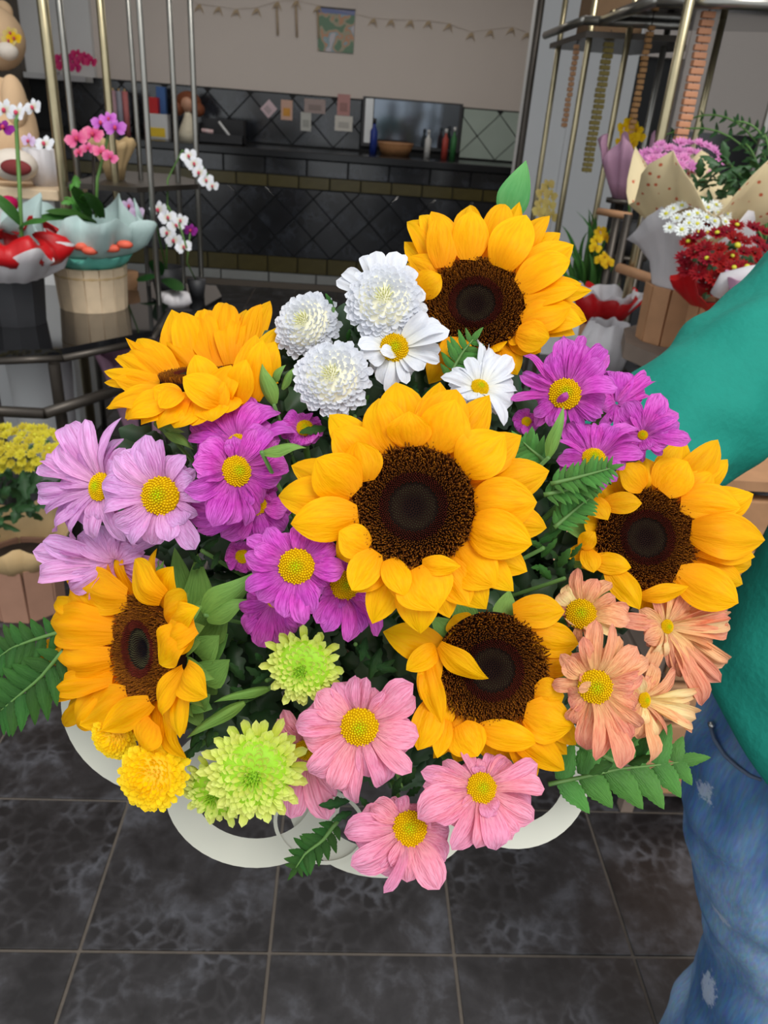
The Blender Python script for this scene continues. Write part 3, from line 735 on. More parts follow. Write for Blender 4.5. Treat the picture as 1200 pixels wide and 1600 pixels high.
daisy('daisy_chrysanthemum', 'magenta bloom under the sideways sunflower, showing only its petal tops', 'flower', GM, V_mag, (905,190), .485, 40, (-.2,.45),
      [(695,150,110),(715,95,110),(780,60,115),(865,0,125),(940,-20,125),(1020,25,110),(1090,40,100),(1160,130,95),(720,215,105),(1090,180,95),(820,20,90),(900,60,110),(980,60,110),(790,130,110),(1050,110,100)], ZO, 44, fill=8)
daisy('daisy_chrysanthemum', 'magenta bloom squeezed between the lowest white button flower and the central sunflower', 'flower', GM, V_mag, (1190,130), .49, 36, (.1,.3),
      [(1100,90,90),(1110,170,90),(1150,200,80),(1220,190,80),(1270,150,80),(1080,140,80)], ZO, 45, fill=6)
daisy('daisy_chrysanthemum', 'magenta bloom with a speck of yellow eye left of the big daisy, behind another', 'flower', GM, V_mag, (985,450), .48, 46, (.2,.1),
      [(1120,470,120),(1110,560,120),(1000,595,110),(900,600,100),(760,575,105),(700,510,110),(690,450,100),(1020,390,85),(840,590,100),(730,560,90)], ZO, 46, fill=8)
daisy('daisy_chrysanthemum', 'magenta daisy with its yellow eye turned right, next to the lilac daisies', 'flower', GM, V_mag, (905,310), .455, 66, (.75,.1),
      [(745,200,115),(720,280,90),(870,190,95),(1045,110,115),(990,130,85),(1080,180,75),(1135,275,105),(1095,335,95),(920,470,125),(870,540,105),(805,545,105),(690,405,105),(780,480,95),(950,545,75),(740,330,95)], ZO, 47, fill=8)
daisy('daisy_chrysanthemum', 'deep violet bloom in shadow left of the big magenta daisy', 'flower', GM, V_mag, (930,665), .50, 30, (0,0),
      [(860,640,90),(860,690,90),(900,720,90),(960,730,90),(990,690,80),(940,600,80)], ZO, 48, fill=6)
ZI = (340, 780, .28333)
daisy('daisy_chrysanthemum', 'largest magenta daisy, facing the camera left of the central sunflower', 'flower', GM, V_mag, (435,370), .425, 100, (-.02,.05),
      [(155,215,105),(260,150,115),(525,105,85),(630,145,90),(135,310,115),(195,260,95),(135,500,100),(215,560,125),(475,700,115),(520,640,125),(365,660,135),(470,135,135),(655,245,115),(705,390,135),(610,340,85),(560,560,95),(330,190,100,-.3)], ZI, 49, fill=8)
daisy('daisy_chrysanthemum', 'magenta daisy tucked under the lower left petals of the central sunflower', 'flower', GM, V_mag, (700,475), .45, 82, (.3,.15),
      [(570,590,90),(640,600,80),(590,745,115),(735,800,165),(895,760,120),(860,640,100),(680,600,70),(540,690,100),(560,500,90),(820,560,90)], ZI, 50, fill=8)
daisy('daisy_chrysanthemum', 'magenta bloom hanging just above the small lime flower', 'flower', GM, V_mag, (310,560), .465, 40, (-.2,-.2),
      [(100,600,75),(130,735,115),(220,825,115),(320,805,110),(430,745,115),(180,680,110),(380,780,100),(270,760,110),(480,700,90)], ZI, 51, fill=6)
# lime and yellow double flowers
M_gcen = plain('lime_centre', lin(150,200,30), .6); M_ycen = plain('yellow_centre', lin(240,190,0), .6)
GG = 'lime green blooms in the bouquet'
pompon('lime_chrysanthemum', 'small lime green flower just below the magenta daisies', 'flower', GG, V_grn, (474,1043), .455, 63, (-.1,-.15), 105, 4, .2, dome=.34, centre=M_gcen, ccol=M_gcen, outer=12, plen=.55, curl=.25)
pompon('lime_chrysanthemum', 'lime flower half hidden behind the biggest lime flower', 'flower', GG, V_grn, (338,1237), .485, 58, (-.15,-.25), 95, 5, .2, dome=.34, centre=M_gcen, ccol=M_gcen, outer=10, plen=.55, curl=.25)
pompon('lime_chrysanthemum', 'biggest lime green flower at the front left of the bouquet', 'flower', GG, V_grn, (398,1206), .455, 80, (.05,-.05), 150, 6, .18, dome=.38, centre=M_gcen, ccol=M_gcen, outer=18, plen=.5, curl=.25)
pompon('pompon_chrysanthemum', 'round yellow pompon flower under the left sunflower', 'flower', 'yellow pompons', V_ylw, (240,1210), .475, 60, (-.05,.15), 190, 7, .2, dome=.62, centre=M_ycen, rmin=.10)
pompon('pompon_chrysanthemum', 'second yellow pompon, mostly hidden by the petals of the left sunflower', 'flower', 'yellow pompons', V_ylw, (180,1148), .505, 42, (-.15,-.1), 150, 8, .22, dome=.6, centre=M_ycen, rmin=.10)
# pink
ZK = (420, 1030, .38333)
daisy('daisy_chrysanthemum', 'pink bloom peeking out behind the biggest lime flower', 'flower', GK, V_pnk, (150,370), .48, 44, (-.2,-.1),
      [(25,245,95),(60,300,90),(90,650,120),(245,655,110),(170,600,110),(40,560,90),(280,560,90),(60,200,80)], ZK, 61, fill=6)
daisy('daisy_chrysanthemum', 'pink daisy with a full round eye right of the lime flowers', 'flower', GK, V_pnk, (370,275), .445, 78, (.0,.05),
      [(590,90,115),(585,465,85),(255,545,95),(345,600,105),(485,530,125),(90,265,110),(190,130,115),(395,70,65),(345,62,75),(490,130,95),(125,335,120),(615,315,115),(160,480,130),(410,490,90),(300,560,80)], ZK, 62, fill=8)
daisy('daisy_chrysanthemum', 'lowest pink daisy at the very front of the bouquet', 'flower', GK, V_pnk, (575,690), .455, 70, (-.02,.45),
      [(415,590,115),(520,565,105),(290,700,110),(345,740,115),(330,855,135),(470,962,55),(560,918,95),(695,948,130),(725,830,115),(740,700,115),(430,880,125),(660,900,110),(650,640,80),(500,850,100)], ZK, 63, fill=6)
daisy('daisy_chrysanthemum', 'pink daisy below the low sunflower, overlapping its petals', 'flower', GK, V_pnk, (868,525), .445, 62, (.1,.4),
      [(615,455,75),(650,490,85),(1105,430,115),(1132,525,95),(1085,665,115),(1020,705,105),(940,792,115),(860,785,105),(750,790,105),(590,645,135),(670,665,125),(620,515,85),(850,432,65),(740,680,110),(990,740,100),(790,620,70,.4),(900,650,80,.4),(930,620,70,.4)], ZK, 64, fill=6)
# peach
ZP = (840, 860, .28333)
daisy('daisy_chrysanthemum', 'pale peach and cream bloom below the right sunflower, eye mostly covered', 'flower', GH, V_pch, (715,420), .495, 40, (.35,.1),
      [(1100,330,90),(990,290,95),(1105,370,110),(1070,455,110),(1000,525,110),(1085,640,120),(1010,725,100),(940,885,110),(850,700,120),(710,600,80),(630,600,80),(590,500,100),(880,345,120),(880,800,110),(580,430,90)], ZP, 71, extra=V_crm, fill=6)
daisy('daisy_chrysanthemum', 'peach bloom in profile right of the big peach daisy, petals pointing right', 'flower', GH, V_pch, (590,825), .475, 44, (.6,.15),
      [(660,695,90),(780,655,105),(900,760,80),(905,935,125),(845,992,125),(730,1005,125),(665,1050,95),(640,1195,115),(560,960,100),(540,700,80),(820,840,120),(860,900,110)], ZP, 72, extra=V_crm, fill=6)
daisy('daisy_chrysanthemum', 'peach daisy wedged between the low sunflower and the right sunflower', 'flower', GH, V_pch, (240,350), .475, 84, (-.25,.25),
      [(215,85,80),(125,220,130),(160,180,110),(330,150,95),(410,170,95),(515,315,95),(515,385,125),(440,440,125),(175,400,70),(300,440,80)], ZP, 73, extra=V_crm, fill=6)
daisy('daisy_chrysanthemum', 'largest peach daisy with a full yellow eye right of the low sunflower', 'flower', GH, V_pch, (318,752), .445, 95, (-.08,.08),
      [(430,395,70),(320,372,95),(250,470,80),(550,525,120),(625,590,105),(600,680,100),(150,600,120),(165,790,70),(180,870,95),(260,1120,125),(340,1178,135),(480,1218,145),(575,985,140),(520,1065,125),(545,760,115),(235,680,75),(420,1100,110),(560,880,110),(220,760,70,.9,300,740)], ZP, 74, extra=None, fill=8)

# ------------------------------------------------------------------ BOUQUET : greenery
PIN = [sheet('leaflet', M_fern, 18, 4, prof_serr(8,.22), .04, .10, -.05, .02, 0, 0, k, .12) for k in range(3)]
PIND = [sheet('leaflet', M_leaf, 18, 4, prof_serr(8,.22), .04, .10, -.05, .02, 0, 0, k, .12) for k in range(3)]
def frond(label, pts, zm, d, npair, lw, nrm_t=(0,.3), dd=0.0, seed=1, taper=True, mid=.45, cat='fern', wr=.40, dark=False):
    """fern frond: pts is the rachis in zoom pixels; leaflets alternate on both sides"""
    rnd = random.Random(seed); n = (-fwd + rgt*nrm_t[0] + upv*nrm_t[1]).normalized()
    q = [zz(zm, p) for p in pts]; K = len(q)-1
    W = [P(x, y, d + dd*i/max(1,K)) for i, (x, y) in enumerate(q)]
    def at(t):
        s = t*K; i = min(int(s), K-1); f = s-i; return W[i]*(1-f)+W[i+1]*f
    fr = thing('fern_frond', label, cat, W[0], 'fern fronds in the bouquet')
    m = MB(); m.tube([at(i/10) for i in range(11)], [.0016*(1-.7*i/10) for i in range(11)], 6); m.build('rachis', M_stem, fr)
    for i in range(npair):
        t = (i+.6)/npair; p = at(t); tn = (at(min(1,t+.05))-at(max(0,t-.05))).normalized(); sd = n.cross(tn).normalized()
        ll = lw*(1 - ((t-mid)/.75)**2*.9 if taper else 1)
        for s in (-1, 1):
            dr = (tn*.62 + sd*s).normalized()
            petal(fr, (PIND if dark else PIN)[rnd.randrange(3)], p, p + dr*ll*rnd.uniform(.9,1.1) + n*rnd.uniform(-.004,.003), ll*wr, n*(1) + sd*s*rnd.uniform(-.3,.3), name='leaflet')
    petal(fr, (PIND if dark else PIN)[0], at(.97), at(1) + (at(1)-at(.9)).normalized()*lw*.7, lw*.3, n, name='leaflet')
    return fr
frond('broad leathery fern frond reaching toward the jeans at lower right', [(60,1290),(250,1250),(450,1205),(650,1185),(800,1165)], ZP, .495, 6, .034, (0,.2), .02, 1, wr=.58)
frond('fern frond sticking out at the left edge beside the left sunflower', [(270,480),(170,600),(60,690),(0,740)], ZL, .52, 8, .030, (0,.3), .02, 2, dark=True)
frond('upper fern frond at the left, between lilac bloom and left sunflower', [(260,400),(130,440),(50,470),(-20,520)], ZL, .53, 8, .024, (0,.3), .02, 3, dark=True)
frond('short dark fern tip hanging below the pink blooms over the white holder', [(280,660),(220,740),(150,790),(110,850)], ZK, .50, 8, .015, (-.3,.2), .0, 4, dark=True, wr=.5)
frond('bright fern tip between central and right sunflowers, upper one', [(300,1035),(430,1005),(560,970),(650,945)], ZA, .458, 10, .013, (0,.2), -.005, 5)
frond('fern tip just below the upper one, between central and right sunflowers', [(260,1100),(380,1075),(500,1040),(570,1015)], ZA, .462, 10, .013, (0,.2), .0, 6)
frond('fern tip left of the curled petals of the right sunflower', [(20,580),(90,520),(160,460),(215,420)], ZR, .475, 8, .014, (0,.2), .0, 7)
frond('small fern tip behind the white daisy and above the central sunflower', [(820,640),(850,570),(880,520),(925,465)], ZW, .50, 6, .016, (0,.2), .0, 8)
frond('fern tip rising beside the upper right petals of the central sunflower', [(260,900),(230,870),(180,830),(140,790)], ZA, .47, 6, .015, (0,.2), .0, 9)
def leaves(name, label, pts, zm, d, nrm_t=(0,.2), M=None, wid=.36):
    """single leaves in a small sprig: (basex, basey, tipx, tipy)"""
    n = (-fwd + rgt*nrm_t[0] + upv*nrm_t[1]).normalized(); b0 = zz(zm, pts[0]); c = P(b0[0], b0[1], d)
    s = thing(name, label, 'leaf', c, 'leaf sprigs in the bouquet')
    for i, q in enumerate(pts):
        a = zz(zm, q[:2]); b = zz(zm, q[2:4]); A = P(a[0], a[1], d+.004); B = P(b[0], b[1], d-.002*(i % 3))
        petal(s, (M or LEAF)[i % 3], A, B, (B-A).length*wid*random.uniform(.85,1.2), n, random.uniform(-.5,.5), 'leaf')
    st = MB(); st.tube([c, c + (VASE-c)*.5], .0014, 6); st.build('stem', M_stem, s)
    return s
V_plainleaf = [sheet('leaf', M_sepal, 10, 4, prof_sun(.35,.35,1.1,1.5), .10, .12, -.06, .03, 0, 0, k+3) for k in range(3)]
leaves('leaf_sprig', 'pointed green leaf standing between magenta daisies above the fern tips', [(290,880,385,570)], ZA, .455, (.5,.1), V_plainleaf, .24)
leaves('leaf_sprig', 'green leaves right of the sepals of the left sunflower', [(870,330,1090,150),(880,350,1060,260)], ZL, .475, (.2,.2), V_plainleaf, .45)
leaves('leaf_sprig', 'curled leaf stalk below the sepals of the left sunflower', [(1150,640,900,700),(1040,700,780,860)], ZL, .48, (0,.3), V_plainleaf, .18)
leaves('leaf_sprig', 'dull green leaf beside the sideways sunflower and magenta petals', [(960,640,890,420),(1000,560,1070,440),(950,520,1020,430)], ZS, .49, (0,.2), V_plainleaf, .4)
leaves('leaf_sprig', 'olive leaf lying left of the central sunflower', [(1010,230,1200,205)], ZO, .445, (0,.2), V_plainleaf, .34)
leaves('leaf_sprig', 'lobed leaves under the lowest white button flower', [(420,790,280,800),(300,840,180,860),(440,760,480,700)], ZW, .485)
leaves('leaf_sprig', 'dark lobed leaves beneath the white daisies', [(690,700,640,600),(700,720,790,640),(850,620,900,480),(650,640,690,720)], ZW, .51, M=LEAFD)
leaves('leaf_sprig', 'green leaf tip peeking between two white button flowers', [(330,330,295,265),(390,470,400,420)], ZW, .515)
leaves('leaf_sprig', 'dense small leaves between central sunflower and peach blooms', [(1120,720,1060,690),(1110,760,1180,680),(1130,800,1070,800),(1100,700,1200,640),(1150,850,1100,790),(1180,800,1230,720),(1160,700,1160,600),(1230,760,1280,700)], ZC, .485)
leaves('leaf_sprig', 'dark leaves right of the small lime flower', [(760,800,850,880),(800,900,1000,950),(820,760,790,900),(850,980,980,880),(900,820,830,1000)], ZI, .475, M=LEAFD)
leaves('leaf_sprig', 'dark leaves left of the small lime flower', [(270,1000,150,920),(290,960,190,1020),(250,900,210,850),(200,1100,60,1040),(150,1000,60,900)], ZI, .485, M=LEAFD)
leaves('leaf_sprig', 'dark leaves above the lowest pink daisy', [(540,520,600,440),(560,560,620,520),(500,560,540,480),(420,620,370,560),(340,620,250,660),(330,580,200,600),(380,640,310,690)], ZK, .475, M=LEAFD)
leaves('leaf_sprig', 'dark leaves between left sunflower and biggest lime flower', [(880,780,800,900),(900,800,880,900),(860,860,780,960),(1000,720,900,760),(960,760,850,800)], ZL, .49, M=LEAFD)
leaves('leaf_sprig', 'leaves under the big peach daisy', [(420,1160,280,1240),(560,1160,610,990),(500,1180,640,1130)], ZP, .48)
leaves('leaf_sprig', 'dark leaves between peach bloom and right sunflower', [(80,860,20,760),(120,880,60,920),(60,780,0,700),(100,820,130,740)], ZR, .49, M=LEAFD)
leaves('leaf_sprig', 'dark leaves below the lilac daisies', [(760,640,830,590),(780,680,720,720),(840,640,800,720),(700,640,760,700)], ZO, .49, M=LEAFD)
leaves('leaf_sprig', 'greyish leaf between lilac daisy and sideways sunflower', [(600,130,730,220),(560,110,690,150)], ZO, .495, M=V_plainleaf, wid=.3)
# filler foliage deep in the bouquet: nobody could count these
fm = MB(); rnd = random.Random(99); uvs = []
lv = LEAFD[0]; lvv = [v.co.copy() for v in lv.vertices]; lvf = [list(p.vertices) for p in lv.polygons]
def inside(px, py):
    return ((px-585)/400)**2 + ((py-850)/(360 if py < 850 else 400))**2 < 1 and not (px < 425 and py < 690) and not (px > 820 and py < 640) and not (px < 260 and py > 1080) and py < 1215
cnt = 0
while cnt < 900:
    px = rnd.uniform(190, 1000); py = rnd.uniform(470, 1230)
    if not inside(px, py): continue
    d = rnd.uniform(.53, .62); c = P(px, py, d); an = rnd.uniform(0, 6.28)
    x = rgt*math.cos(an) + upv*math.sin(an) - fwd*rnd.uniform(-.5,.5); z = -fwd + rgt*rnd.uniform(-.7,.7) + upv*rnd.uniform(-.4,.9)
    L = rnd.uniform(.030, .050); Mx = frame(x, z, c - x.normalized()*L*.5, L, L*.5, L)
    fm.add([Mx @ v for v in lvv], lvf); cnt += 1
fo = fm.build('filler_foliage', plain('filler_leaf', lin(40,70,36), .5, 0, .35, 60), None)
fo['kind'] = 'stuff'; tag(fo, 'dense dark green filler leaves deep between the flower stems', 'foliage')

# ------------------------------------------------------------------ the white holder under the flowers
hn = (-fwd + upv*.42).normalized(); HC = P(540, 1010, .66)
M_holder = plain('white_plastic', lin(212,212,198), .35, 0, .03, 10, trans=.25)
hold = thing('bouquet_holder', 'white scalloped plastic bouquet holder with looped cut-outs under the flowers', 'holder', HC)
def ring(cx, cy, rx, ry, band, rot=0.0, n=48, lift=0.0):
    s = MB(); vs = []
    for k in range(n):
        a = 2*math.pi*k/n
        for (f, t) in ((1, .0012), (0, .0012), (0, -.0012), (1, -.0012)):
            ex = (rx - band*(1-f))*math.cos(a); ey = (ry - band*(1-f))*math.sin(a)
            px = cx + ex*math.cos(rot) - ey*math.sin(rot); py = cy + ex*math.sin(rot) + ey*math.cos(rot)
            vs.append(onplane(px, py, HC, hn, t + lift))
    fs = []
    for k in range(n):
        q = (k+1) % n
        for j in range(4): fs.append([k*4+j, k*4+(j+1) % 4, q*4+(j+1) % 4, q*4+j])
    s.add(vs, fs); o = s.build('loop', M_holder, hold)
    o.data.polygons.foreach_set('use_smooth', [False]*len(o.data.polygons))
ring(250, 1105, 156, 138, 56, .25)
ring(395, 1240, 138, 116, 46, .10, lift=.003)
ring(600, 1250, 150, 122, 46, .0)
ring(805, 1205, 118, 122, 40, -.3, lift=.003)
ring(890, 1075, 84, 100, 34, .2)
ring(500, 1290, 74, 60, 6, .3, lift=.004)
v = MB(); prof = [(.030,-.15),(.045,-.11),(.07,-.05),(.105,-.006),(.108,-.004),(.07,-.046),(.04,-.11),(.0,-.12)]
v.lathe(prof, n=28)
ax = (hn*.45 + Vector((0,0,1))).normalized(); hx = (rgt - ax*rgt.dot(ax)).normalized()
v.build('cup', M_holder, hold, frame(hx, ax, HC - ax*.01))

# ------------------------------------------------------------------ PERSON in green T-shirt and jeans
def loft(path, n=28, seed=0, fold=0.0, ffreq=6.0, zdrop=None, cap=False):
    """tube through (point, rx, ry, axisX) rings; folds from noise"""
    vs = []
    K = len(path); prevx = None
    for i, (p, rx, ry, tdir, xdir) in enumerate(path):
        x = (xdir - tdir*xdir.dot(tdir)).normalized(); y = tdir.cross(x)
        for k in range(n):
            a = 2*math.pi*k/n; c, s = math.cos(a), math.sin(a)
            q = p + x*rx*c + y*ry*s
            if fold:
                f = noise.noise(Vector((q.x*ffreq*1.5+seed, q.y*ffreq*1.5, q.z*ffreq*3.0)))*fold + noise.noise(Vector((q.x*30+seed, q.y*30, q.z*12)))*fold*.35
                q = q + (x*c + y*s)*f
            vs.append(q)
    fs = [[i*n+k, i*n+(k+1) % n, (i+1)*n+(k+1) % n, (i+1)*n+k] for i in range(K-1) for k in range(n)]
    if cap: fs.append(list(range(n))[::-1]); fs.append([len(vs)-n+k for k in range(n)])
    return vs, fs
def resample(ctrl, n):
    """Catmull-Rom through (point, rx, ry)"""
    out = []
    def cr(a, b, c, d, t): return .5*((2*b)+(c-a)*t+(2*a-5*b+4*c-d)*t*t+(3*b-a-3*c+d)*t**3)
    K = len(ctrl)-1
    for i in range(n+1):
        s = i/n*K; k = min(int(s), K-1); t = s-k
        g = [ctrl[max(0,min(K,k+o))] for o in (-1,0,1,2)]
        out.append((cr(g[0][0],g[1][0],g[2][0],g[3][0],t), cr(g[0][1],g[1][1],g[2][1],g[3][1],t), cr(g[0][2],g[1][2],g[2][2],g[3][2],t)))
    return out
def garment(name, ctrls, mat, parent, n=28, rings=22, fold=0.0, xdir=None, ffreq=6.0, thick=.003, seed=0):
    m = MB()
    for ctrl in ctrls:
        rs = resample(ctrl, rings); path = []
        for i, (p, rx, ry) in enumerate(rs):
            t = (rs[min(i+1,len(rs)-1)][0]-rs[max(i-1,0)][0]).normalized(); path.append((p, rx, ry, t, xdir or Vector((1,0,0))))
        v, f = loft(path, n, seed, fold, ffreq); m.add(v, f)
    o = m.build(name, mat, parent)
    sm = o.modifiers.new('thickness', 'SOLIDIFY'); sm.thickness = thick; sm.offset = 0
    ss = o.modifiers.new('smooth', 'SUBSURF'); ss.levels = 1; ss.render_levels = 1
    return o
person = thing('person', 'person in green T-shirt and ripped blue jeans at the right edge', 'person', (.62,.66,0))
def V(*a): return Vector(a)
hipL, hipR = V(.525,.60,.90), V(.735,.70,.90)
M_skin = plain('skin', lin(196,146,118), .5, 0, .06, 40)
M_shirt = plain('green_jersey', lin(0,130,114), .85, 0, .06, 120, .15)
# --- body: one continuous skinned surface
jn = [(V(.63,.65,.93),.10,.085,-1),(V(.64,.68,1.10),.095,.075,0),(V(.66,.74,1.26),.11,.08,1),(V(.675,.775,1.385),.06,.05,2),(V(.68,.775,1.46),.042,.042,3),(V(.675,.755,1.55),.055,.062,4),(V(.672,.745,1.66),.058,.066,5),
      (V(.567,.864,1.345),.05,.05,3),(V(.435,.783,1.275),.042,.042,7),(V(.325,.705,1.195),.036,.036,8),(V(.20,.66,1.09),.03,.03,9),(V(.095,.635,1.0),.022,.03,10),(V(.045,.625,.985),.018,.034,11),
      (V(.80,.72,1.345),.05,.05,3),(V(.86,.70,1.08),.04,.04,13),(V(.83,.60,.86),.03,.03,14),(V(.82,.56,.78),.02,.035,15),
      (V(.555,.62,.86),.085,.085,0),(V(.63,.63,.52),.055,.055,17),(V(.66,.66,.10),.038,.042,18),(V(.645,.56,.035),.035,.025,19),
      (V(.72,.69,.86),.085,.085,0),(V(.76,.72,.52),.055,.055,21),(V(.78,.74,.10),.038,.042,22),(V(.80,.65,.035),.035,.025,23)]
bmn = bpy.data.meshes.new('body'); bmn.from_pydata([tuple(j[0]) for j in jn], [(i, j[3]) for i, j in enumerate(jn) if j[3] >= 0], []); bmn.materials.append(M_skin)
bo = put('body', bmn, person)
bo.modifiers.new('skin', 'SKIN')
for i, j in enumerate(jn):
    sv = bmn.skin_vertices[0].data[i]; sv.radius = (j[1], j[2]); sv.use_root = (i == 0)
ss = bo.modifiers.new('sub', 'SUBSURF'); ss.levels = 2; ss.render_levels = 2
# --- hand around the holder: five separate fingers
palm = V(.045,.625,.985)
for k, (off, ln) in enumerate([((-.012,-.030,.022),.070),((-.018,-.012,.026),.078),((-.018,.008,.024),.073),((-.014,.026,.018),.058)]):
    b = palm + V(*off); d1 = V(-.55,-.1,.35).normalized()
    f = MB(); f.tube([b+V(.015,0,-.012), b + d1*ln*.35, b + d1*ln*.7 + V(0,0,.006), b + d1*ln + V(0,0,.016)], [.009,.0095,.0085,.0065], 10); f.build('finger', M_skin, person)
f = MB(); f.tube([palm+V(.025,-.02,.0), palm+V(.012,-.045,.018), palm+V(-.008,-.055,.036), palm+V(-.022,-.056,.048)], [.012,.0115,.010,.007], 10); f.build('thumb', M_skin, person)
# --- head features and hair
hc = V(.672,.745,1.58)
hair = MB(); hair.ball(hc+V(0,.025,.04), .098, 18, 12, None, (.92,1.0,1.05)); hair.tube([hc+V(0,.08,.05), hc+V(.0,.10,-.08), hc+V(0,.09,-.2)], [.08,.075,.03], 12)
hair.build('hair', plain('dark_hair', lin(46,34,28), .5, 0, .3, 60), person)
face = MB(); face.tube([hc+V(0,-.062,.012), hc+V(0,-.092,-.022), hc+V(0,-.068,-.03)], [.008,.014,.008], 8); face.build('nose', M_skin, person)
for s in (-1, 1):
    e = MB(); e.ball(hc+V(s*.028,-.066,.018), .011, 10, 6); e.build('eye', plain('eye_white', lin(230,228,222), .2), person)
    e = MB(); e.ball(hc+V(s*.072,.0,.0), .02, 8, 6, None, (.4,.7,1.3)); e.build('ear', M_skin, person)
e = MB(); e.tube([hc+V(-.024,-.066,-.055), hc+V(0,-.074,-.053), hc+V(.024,-.066,-.055)], [.003,.006,.003], 8); e.build('mouth', plain('lips', lin(170,96,90), .4), person)
# --- T-shirt: torso and two sleeves
def q(px, py, d): return P(px, py, d)
tor = [(V(.570,.605,.935),.166,.125),(V(.572,.61,1.0),.170,.132),(V(.580,.62,1.07),.162,.122),(V(.595,.645,1.13),.146,.112),(V(.635,.70,1.24),.150,.108),(V(.662,.76,1.34),.150,.092),(V(.675,.785,1.40),.10,.075),(V(.68,.785,1.435),.062,.058)]
sl = [(q(1400,430,.88),.075,.085),(q(1320,455,.865),.085,.088),(q(1250,512,.84),.080,.080),(q(1170,578,.82),.0755,.0755),(q(1100,636,.805),.074,.074),(q(1020,700,.79),.074,.074),(q(960,750,.78),.073,.073)]
sr = [(V(.74,.76,1.37),.07,.08),(V(.80,.735,1.32),.075,.08),(V(.835,.715,1.24),.072,.076),(V(.85,.70,1.16),.074,.078)]
ts = garment('t_shirt', [tor], M_shirt, person, 40, 26, .014, Vector((1,.0,0)), 6, seed=3)
for i in range(6):          # the hem hangs lower at the front
    for k in range(40):
        v = ts.data.vertices[i*40+k]; w = v.co
        v.co.z += (1-i/6)**1.5 * ((.985 - .5*(w.x-.405) - .55*max(0, .60-w.y)) - .935 if i < 7 else 0)
garment('sleeve', [sl], M_shirt, person, 40, 34, .013, Vector((0,1,.3)), 9, seed=8)
garment('sleeve', [sr], M_shirt, person, 28, 14, .007, Vector((1,0,0)), 8, seed=5)
# --- jeans
def denim():
    m, nt, b = base_mat('denim'); L = nt.links.new
    ge = N(nt, 'ShaderNodeNewGeometry'); n1 = N(nt, 'ShaderNodeTexNoise'); n1.inputs['Scale'].default_value = 7; n1.inputs['Detail'].default_value = 4
    mp = N(nt, 'ShaderNodeMapping'); mp.inputs['Scale'].default_value = (1,1,.35); L(ge.outputs['Position'], mp.inputs['Vector']); L(mp.outputs[0], n1.inputs['Vector'])
    n2 = N(nt, 'ShaderNodeTexNoise'); n2.inputs['Scale'].default_value = 260; n2.inputs['Detail'].default_value = 2
    mp2 = N(nt, 'ShaderNodeMapping'); mp2.inputs['Scale'].default_value = (1,1,.18); L(ge.outputs['Position'], mp2.inputs['Vector']); L(mp2.outputs[0], n2.inputs['Vector'])
    cr = N(nt, 'ShaderNodeValToRGB'); e = cr.color_ramp.elements; e[0].position = .28; e[0].color = lin(34,54,92); e[1].position = .68; e[1].color = lin(132,164,198)
    x = cr.color_ramp.elements.new(.5); x.color = lin(72,108,152); L(n1.outputs['Fac'], cr.inputs['Fac'])
    mx = N(nt, 'ShaderNodeMix', data_type='RGBA'); mx.blend_type = 'OVERLAY'; mx.inputs['Factor'].default_value = .45; L(cr.outputs['Color'], mx.inputs['A']); L(n2.outputs['Color'], mx.inputs['B'])
    last = mx.outputs['Result']
    n3 = N(nt, 'ShaderNodeTexNoise'); n3.inputs['Scale'].default_value = 110; n3.inputs['Detail'].default_value = 5; n3.inputs['Roughness'].default_value = .7; L(ge.outputs['Position'], n3.inputs['Vector'])
    for (px, py, d, sx, sz) in RIPS:
        c = P(px, py, d); sub = N(nt, 'ShaderNodeVectorMath', operation='SUBTRACT'); sub.inputs[1].default_value = c; L(ge.outputs['Position'], sub.inputs[0])
        dv = N(nt, 'ShaderNodeVectorMath', operation='DIVIDE'); dv.inputs[1].default_value = (sx, .03, sz); L(sub.outputs[0], dv.inputs[0])
        ln_ = N(nt, 'ShaderNodeVectorMath', operation='LENGTH'); L(dv.outputs[0], ln_.inputs[0])
        nn = N(nt, 'ShaderNodeMath', operation='MULTIPLY_ADD'); nn.inputs[1].default_value = 2.0; L(n3.outputs['Fac'], nn.inputs[0]); L(ln_.outputs['Value'], nn.inputs[2])
        rr = N(nt, 'ShaderNodeMapRange'); rr.inputs['From Min'].default_value = 1.62; rr.inputs['From Max'].default_value = 1.40; L(nn.outputs[0], rr.inputs['Value'])
        sc = N(nt, 'ShaderNodeMath', operation='MULTIPLY'); sc.inputs[1].default_value = .55; L(rr.outputs[0], sc.inputs[0])
        k = N(nt, 'ShaderNodeMix', data_type='RGBA'); k.inputs['B'].default_value = lin(196,206,222); L(sc.outputs[0], k.inputs['Factor']); L(last, k.inputs['A']); last = k.outputs['Result']
    L(last, b.inputs['Base Color']); b.inputs['Roughness'].default_value = .85; b.inputs['Specular IOR Level'].default_value = .2
    bp = N(nt, 'ShaderNodeBump'); bp.inputs['Strength'].default_value = .3; bp.inputs['Distance'].default_value = .002; L(n2.outputs['Fac'], bp.inputs['Height']); L(bp.outputs['Normal'], b.inputs['Normal'])
    MATS['denim'] = m; return m
RIPS = [(1101,1243,.856,.012,.028),(1128,1432,.929,.012,.036),(1106,1545,1.061,.014,.046)]
M_denim = denim()
legL = [(q(1300,1050,.85),.085,.085),(q(1245,1140,.87),.106,.10),(q(1226,1210,.885),.109,.105),(q(1226,1290,.92),.112,.11),(q(1240,1400,.985),.112,.108),(q(1240,1480,1.04),.108,.105),(q(1205,1590,1.11),.120,.112),(V(.655,.64,.27),.105,.105),(V(.66,.65,.05),.10,.105)]
legR = [(V(.705,.69,.95),.10,.105),(V(.72,.69,.86),.11,.11),(V(.75,.71,.62),.095,.10),(V(.77,.73,.45),.09,.09),(V(.78,.74,.05),.095,.10)]
